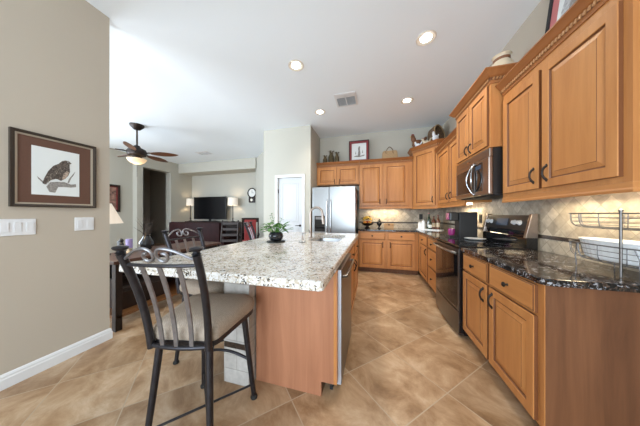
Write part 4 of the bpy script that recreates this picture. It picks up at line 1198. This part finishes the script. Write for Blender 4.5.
# corner cabinet top
CT = 2.6515
bk = thing('wicker_basket', 'round brown wicker basket tipped on its side on the corner cabinet', 'basket', (1.245, 4.72, CT + .216), 0)
bk.scale = (1.04, 1.04, 1.04)
mt = Matrix.Rotation(math.radians(48), 4, 'Z') @ Matrix.Rotation(math.radians(84), 4, 'X')
MB().lathe([(0, -.10), (.10, -.10), (.16, -.06), (.20, .04), (.205, .09), (.19, .09), (.185, .04), (.145, -.05), (.09, -.085), (0, -.085)], seg=30, mtx=mt).build('bowl', 'basket', bk, smooth=50)
MB().tube([mt @ Vector((.198 * math.cos(2 * PI * i / 32), .198 * math.sin(2 * PI * i / 32), .092)) for i in range(32)], .012, 8, closed=True).build('rim', 'straw', bk, smooth=50)
def bird_figure(loc, rz, s, body, comb, label, name):
    t = thing(name, label, 'figurine', loc, rz)
    m = MB(); m.ell((0, 0, .075 * s), (.085 * s, .06 * s, .065 * s)); m.ell((.065 * s, 0, .135 * s), (.035 * s, .03 * s, .05 * s), Matrix.Rotation(.4, 4, 'Y')); m.ell((.078 * s, 0, .180 * s), (.030 * s, .025 * s, .028 * s))
    m.lathe([(0, 0), (.05 * s, 0), (.045 * s, .02 * s), (0, .03 * s)], seg=14)
    m.build('body', body, t, smooth=60)
    m = MB()
    for k in range(4): m.ell((-.085 * s - .01 * k * s, 0, (.10 + .022 * k) * s), (.03 * s, .012 * s, .02 * s), Matrix.Rotation(.9, 4, 'Y'), 10, 6)
    m.build('tail', body, t, smooth=60)
    m = MB()
    for k in range(3): m.ell(((.062 + .014 * k) * s, 0, (.208 - .003 * abs(k - 1)) * s), (.010 * s, .006 * s, .014 * s), None, 8, 6)
    m.build('comb', comb, t, smooth=60)
    m = MB(); m.lathe([(0, 0), (.008 * s, 0), (0, .022 * s)], seg=8, mtx=Matrix.Translation((.104 * s, 0, .178 * s)) @ Matrix.Rotation(PI / 2, 4, 'Y')); m.build('beak', 'yellow', t)
bird_figure((.93, 4.80, CT), math.radians(200), 1.5, 'terracotta', 'red_cloth', 'brown rooster figurine at the left edge of the corner cabinet top', 'rooster_figurine')
bird_figure((1.035, 4.565, CT), math.radians(160), .75, 'cream_ceramic', 'red_cloth', 'small cream hen figurine in front of the wicker basket', 'hen_figurine')
bird_figure((1.15, 4.345, CT), math.radians(225), .85, 'white_ceramic', 'red_cloth', 'white hen figurine leaning near the wicker basket rim', 'hen_figurine')
bird_figure((.90, 4.655, CT), math.radians(170), .62, 'white_ceramic', 'terracotta', 'smallest white hen figurine, before the brown rooster', 'hen_figurine')
# pitcher above the microwave cabinet
pt = thing('pitcher', 'cream pitcher with dark band above the microwave cabinet', 'pitcher', (1.24, 2.44, 2.605), math.radians(60))
MB().lathe([(0, 0), (.07, 0), (.10, .04), (.105, .09), (.085, .14), (.060, .175), (.066, .21), (.078, .225), (.070, .225), (.055, .185), (0, .17)], seg=26).build('body', 'cream_ceramic', pt, smooth=50)
MB().lathe([(.063, .168), (.0655, .178), (.068, .196), (.066, .17)], seg=26).build('band', 'terracotta', pt, smooth=50)
MB().tube([(.075, 0, .205), (.125, 0, .20), (.145, 0, .15), (.135, 0, .095), (.10, 0, .065)], .010, 8).build('handle', 'cream_ceramic', pt, smooth=50)
# print above the near cabinet
pk = thing('framed_picture', 'black framed print with rose mat leaning above the near right cabinet', 'picture', (1.372, 2.13, 2.4615), R90)
pk.rotation_euler = (-.12, 0, R90)
W_, H_ = .52, .64
framed(pk, W_, H_, .014, .026, 'black_matte')
rect(pk, .014, W_ - .014, .014, H_ - .014, -.005, 'pink_mat', 'mat')
pr_ = rect(pk, .085, W_ - .085, .085, H_ - .085, -.0075, 'paper', 'print')
ov = lambda cx_, cz_, a, b2: [(cx_ + a * math.cos(2 * PI * i / 28), cz_ + b2 * math.sin(2 * PI * i / 28)) for i in range(28)]
draw(pr_, [ov(.5, .5, .40, .42)], .085, W_ - .085, .085, H_ - .085, -.0097, plain('grey_wash', (.42, .43, .44), .8, 0, .4, 40), 'oval_drawing')
draw(pr_, [ov(.45, .45, .15, .22), ov(.62, .55, .12, .15)], .085, W_ - .085, .085, H_ - .085, -.0105, 'ink_grey', 'figure_drawing')

# ------------------------------------------------------------------ great room
# dark console table running on from the end of the left wall
ctb = thing('console_table', 'dark wood console table just beyond the left wall end', 'table', (-3.21, 1.42, 0))
MB().box(0, .63, 0, 1.5, .715, .75, .006).build('tabletop', 'red_wood', ctb)
for x in (.03, .54):
    for y in (.03, 1.41): MB().box(x, x + .06, y, y + .06, 0, .714, .004).build('leg', 'dark_wood', ctb)
MB().box(.04, .60, .04, 1.46, .13, .16, .004).build('shelf', 'shelf_wood', ctb, label='amber wood lower shelf')
MB().box(.57, .595, .092, 1.408, .60, .714).build('apron', 'dark_wood', ctb)
MB().box(.03, .05, .092, 1.408, .161, .714).build('added_dark_back', 'dark_wood', ctb)  # dark back added to deepen the shade under the tabletop
MB().box(.02, .61, 1.475, 1.495, .0, .714).build('end_panel', 'dark_wood', ctb)
tk = thing('trunk', 'dark dome-lid trunk on the console table shelf', 'trunk', (-2.93, 1.83, .161))
MB().box(-.20, .20, -.26, .26, 0, .20, .006).build('box', 'dark_wood', tk)
m = MB(); m.prism([(-.20, .0), (.20, .0)] + [(.20 * math.cos(PI * i / 12), .13 * math.sin(PI * i / 12)) for i in range(1, 12)], -.26, .26)
m.bm.transform(Matrix.Translation((0, 0, .202)) @ Matrix.Rotation(PI / 2, 4, 'X')); m.build('lid', 'dark_wood', tk)
def lamp(loc, label, h, r0, r1, sh, energy, base='bronze', group=None):
    t = thing('table_lamp', label, 'lamp', loc, 0, group)
    MB().lathe([(0, 0), (.075, 0), (.07, .015), (.02, .03), (.015, .06), (.03, .10), (.016, .16), (.012, h - sh * .4), (0, h - sh * .4)], seg=18).build('base', base, t, smooth=50)
    m = MB(); m.lathe([(r0, h - sh), (r1, h), (r1 - .003, h), (r0 - .003, h - sh)], seg=30); m.build('lamp_shade', 'shade', t, smooth=50)
    MB().lathe([(0, h + .005), (.006, h + .01), (.005, h + .03), (0, h + .035)], seg=8).build('finial', 'bronze', t)
    MB().tube([(-r1, 0, h - .004), (r1, 0, h - .004)], .002, 5).build('spider', 'bronze', t)
    MB().ell((0, 0, h - sh * .5), (.03, .03, .045)).build('bulb', 'bulb', t, smooth=60)
    l = bpy.data.lights.new('lamp_glow', 'POINT'); l.energy = energy; l.color = (1, .78, .5); l.shadow_soft_size = .05
    o = bpy.data.objects.new('lamp_glow', l); COL.objects.link(o); o.parent = t; o.location = (0, 0, h - sh * .5)
    return t
lamp((-3.115, 1.60, .7505), 'cream shaded table lamp half hidden by the left wall end', .62, .185, .08, .24, 2.0)
cd = thing('candle', 'lavender pillar candle in a holder on the console table', 'candle', (-3.04, 1.83, .7505))
MB().lathe([(0, 0), (.045, 0), (.04, .01), (.02, .02), (.02, .045), (.045, .055), (0, .055)], seg=16).build('holder', 'cream_ceramic', cd, smooth=50)
MB().lathe([(0, .056), (.034, .056), (.034, .17), (0, .168)], seg=18).build('wax', 'lavender', cd, smooth=50)
fg = thing('figurine', 'small dark figurine beside the lavender candle', 'figurine', (-3.14, 1.80, .7505))
m = MB(); m.lathe([(0, 0), (.05, 0), (.05, .015), (.03, .02), (0, .02)], seg=14); m.ell((0, 0, .075), (.035, .03, .06)); m.ell((.005, 0, .150), (.022, .022, .028)); m.ell((-.03, 0, .10), (.035, .012, .05), Matrix.Rotation(-.5, 4, 'Y')); m.build('body', 'black_matte', fg, smooth=60)
vs_ = thing('vase', 'dark vase of tall dry twigs on the console table', 'vase', (-3.06, 2.05, .7505))
MB().lathe([(0, 0), (.05, 0), (.08, .05), (.085, .10), (.05, .16), (.04, .19), (.05, .20), (.035, .19), (0, .15)], seg=20).build('body', 'pot', vs_, smooth=50)
m = MB(); r2 = random.Random(5)
for i in range(46):
    a = r2.uniform(0, 2 * PI); sp = r2.uniform(.02, .14); h = r2.uniform(.28, .50)
    m.tube([(math.cos(a) * .012, math.sin(a) * .012, .15), (math.cos(a) * sp * .4, math.sin(a) * sp * .4, .15 + (h - .15) * .6), (math.cos(a) * sp, math.sin(a) * sp, h)], [.0022, .0018, .0008], 4)
m.build('twigs', 'ink', vs_)
# sofa seen from behind

so = thing('sofa', 'burgundy leather sofa with its back to the kitchen', 'sofa', (-4.93, 4.50, 0))
so.scale = (.79, 1, 1)
m = MB(); m.box(-1.12, 1.12, 0.02, .95, .06, .42, .03); m.build('base', 'leather', so, smooth=40)
m = MB(); m.box(-1.14, 1.14, -.01, .125, .30, 1.01, .055); m.build('back', 'leather', so, smooth=50)
for k in range(3):
    x0 = -1.12 + 2.24 / 3 * k
    b = MB(); b.box(x0 + .004, x0 + 2.24 / 3 - .004, 0.13, .30, .50, 1.0, .07); b.build('back_cushion', 'leather', so, smooth=50)
for s in (-1, 1):
    b = MB(); b.box(1.145 if s > 0 else -1.30, 1.30 if s > 0 else -1.145, .02, .98, .06, .66, .07); b.build('arm', 'leather', so, smooth=50)
for k in range(3):
    x0 = -1.12 + 2.24 / 3 * k
    MB().box(x0 + .005, x0 + 2.24 / 3 - .005, .27, .98, .421, .54, .04).build('seat_cushion', 'leather', so, smooth=50)
for x in (-1.2, 1.2):
    for y in (.1, .88): MB().box(x - .03, x + .03, y - .03, y + .03, 0, .059).build('leg', 'dark_wood', so)
# media console, tv, lamps, clock
mcn = thing('media_console', 'long dark media console under the television', 'console', (-5.65, 6.22, 0))
MB().box(-1.58, 1.58, 0, .45, .90, .95, .006).build('top', 'dark_wood', mcn)
m = MB(); m.box(-1.55, -1.50, .01, .44, 0, .899); m.box(1.50, 1.55, .01, .44, 0, .899); m.box(-.55, -.51, .01, .44, 0, .899); m.box(.51, .55, .01, .44, 0, .899); m.box(-1.5, 1.5, .42, .44, .05, .899); m.box(-1.5, 1.5, .01, .44, .05, .09); m.build('carcass', 'dark_wood', mcn)
for x0, x1 in ((-1.49, -.56), (.56, 1.49)):
    d_ = MB(); raised(d_, x0, x1, .10, .885, .0, [(0, .012), (0, 0), (.06, 0), (.07, .006), (.10, .004)]); dd_ = d_.build('door', 'dark_wood', mcn); knob(dd_, x1 - .05 if x0 < 0 else x0 + .05, .52, y=.0)
MB().box(-.50, .50, .05, .415, .48, .50).build('shelf', 'dark_wood', mcn)
tv = thing('television', 'large flat black television on the media console', 'television', (-6.22, 6.44, .9505))
MB().box(-.77, .77, -.02, .03, .08, .96, .006).build('body', 'black', tv); MB().box(-.755, .755, -.0225, -.0205, .095, .945).build('screen', 'screen', tv)
MB().box(-.30, .30, -.10, .10, 0, .012, .003).build('stand', 'black', tv); MB().box(-.05, .05, .0, .03, .0125, .0795).build('neck', 'black', tv)
lamp((-7.16, 6.42, .9505), 'cream drum table lamp left of the television', .90, .15, .13, .27, 2.6, 'black_matte', 'lamps flanking the television')
lamp((-5.13, 6.42, .9505), 'cream drum table lamp right of the television', .90, .19, .17, .29, 3.6, 'black_matte', 'lamps flanking the television')
ck = thing('wall_clock', 'dark pendulum wall clock in the media niche', 'clock', (-4.47, 6.70, 1.67))
m = MB(); rt = Matrix.Rotation(PI / 2, 4, 'X')
m.lathe([(.155, 0), (.185, .0), (.19, .05), (.175, .065), (.155, .05)], (0, 0, 0), 32, Matrix.Translation((0, -.001, .37)) @ rt); m.box(-.13, .13, -.06, -.001, .0, .21, .01); m.build('case', 'dark_wood', ck, smooth=40)
MB().lathe([(0, .0), (.156, .0), (.156, .03), (0, .03)], (0, 0, 0), 32, Matrix.Translation((0, -.001, .37)) @ rt).build('dial', 'dial', ck)
m = MB(); m.box(-.006, .006, -.034, -.0315, .37, .47); m.box(0, .08, -.034, -.0315, .364, .376); m.build('hands', 'black_matte', ck)
MB().lathe([(0, 0), (.05, 0), (.05, .005), (0, .005)], (0, 0, 0), 20, Matrix.Translation((0, -.0605, .10)) @ rt).build('pendulum', 'frame_silver', ck)
# red chair and dark ladder-back chair
rc = thing('rocking_chair', 'red cushioned wooden rocking chair beyond the island', 'chair', (-3.40, 4.95, 0), math.radians(38))
for s in (-1, 1):
    MB().tube([(s * .24, -.42 + .84 * i / 8, .02 + .10 * (2 * i / 8 - 1) ** 2) for i in range(9)], .016, 8).build('rocker', 'dark_wood', rc, smooth=50)
    MB().tube([(s * .24, .20, .05), (s * .24, .22, .62)], .016, 8).build('leg', 'dark_wood', rc, smooth=50)
    MB().tube([(s * .24, -.22, .05), (s * .22, -.24, .42), (s * .20, -.36, 1.12)], .018, 8).build('back_post', 'dark_wood', rc, smooth=50)
    MB().tube([(s * .23, -.28, .64), (s * .27, .0, .66), (s * .26, .26, .63)], .018, 8).build('arm', 'dark_wood', rc, smooth=50)
MB().box(-.23, .23, -.24, .24, .39, .42, .008).build('seat', 'dark_wood', rc); MB().box(-.21, .21, -.20, .23, .421, .49, .025).build('seat_cushion', 'red_cloth', rc, smooth=50)
m = MB(); m.box(-.15, .15, -.03, .03, .0, .60, .025); m.bm.transform(Matrix.Translation((0, -.27, .50)) @ Matrix.Rotation(.17, 4, 'X')); m.build('back_cushion', 'red_cloth', rc, smooth=50)
m = MB(); m.box(-.22, .22, -.012, .012, 0, .12, .008); m.bm.transform(Matrix.Translation((0, -.355, 1.02)) @ Matrix.Rotation(.17, 4, 'X')); m.build('crest_rail', 'dark_wood', rc)
dc = thing('dining_chair', 'dark wooden slat-back chair behind the island, left of the red rocker', 'chair', (-3.35, 3.95, 0), math.radians(200))
for s in (-1, 1):
    MB().tube([(s * .21, .20, 0), (s * .20, .20, .44)], .018, 8).build('leg', 'dark_wood', dc, smooth=50)
    MB().tube([(s * .20, -.22, 0), (s * .20, -.20, .44), (s * .19, -.30, 1.08)], .018, 8).build('back_post', 'dark_wood', dc, smooth=50)
MB().box(-.23, .23, -.22, .23, .441, .475, .01).build('seat', 'dark_wood', dc)
for u in (.58, .72, .86, 1.0):
    MB().box(-.185, .185, -.008, .008, -.03, .03, .004, Matrix.Translation((0, -.20 - .10 * (u - .44) / .64, u))).build('slat', 'dark_wood', dc)
# picture on the great-room wall
gp = thing('framed_picture', 'dark framed painting on the far wall, half behind the left wall', 'picture', (-7.60, 3.70, 1.30), PI / 2)
framed(gp, .62, .83, .07, .04, 'dark_wood', 'red_frame', .012); rect(gp, .085, .535, .085, .745, -.008, 'oil_paint', 'canvas')
# hallway: console, vase, picture
ht = thing('hall_table', 'dark hall table inside the dim doorway', 'table', (-9.18, 4.62, 0))
MB().box(0, .40, 0, 1.5, .80, .85, .006).build('tabletop', 'dark_wood', ht)
MB().box(.02, .38, .03, 1.47, .10, .799).build('cabinet', 'dark_wood', ht)
for x in (.02, .33):
    for y in (.03, 1.42): MB().box(x, x + .05, y, y + .05, 0, .099).build('leg', 'dark_wood', ht)
hv = thing('vase', 'clay vase with dried flowers on the hall table', 'vase', (-8.97, 5.72, .8505))
MB().lathe([(0, 0), (.07, 0), (.12, .10), (.12, .18), (.06, .28), (.075, .32), (.05, .30), (0, .25)], seg=20).build('body', 'hall', hv, smooth=50)
m = MB()
for i in range(26):
    a = r2.uniform(0, 2 * PI); leaf(m, (math.cos(a) * .03, math.sin(a) * .03, .28), (math.cos(a), math.sin(a), r2.uniform(.3, 1.4)), r2.uniform(.16, .30), .03, .3)
m.build('dried_flowers', 'terracotta', hv)
hp = thing('framed_picture', 'small dark framed picture inside the hallway', 'picture', (-9.20, 5.05, 1.55), PI / 2)
framed(hp, .50, .75, .05, .03, 'dark_wood'); rect(hp, .05, .45, .05, .70, -.008, 'oil_paint', 'canvas')
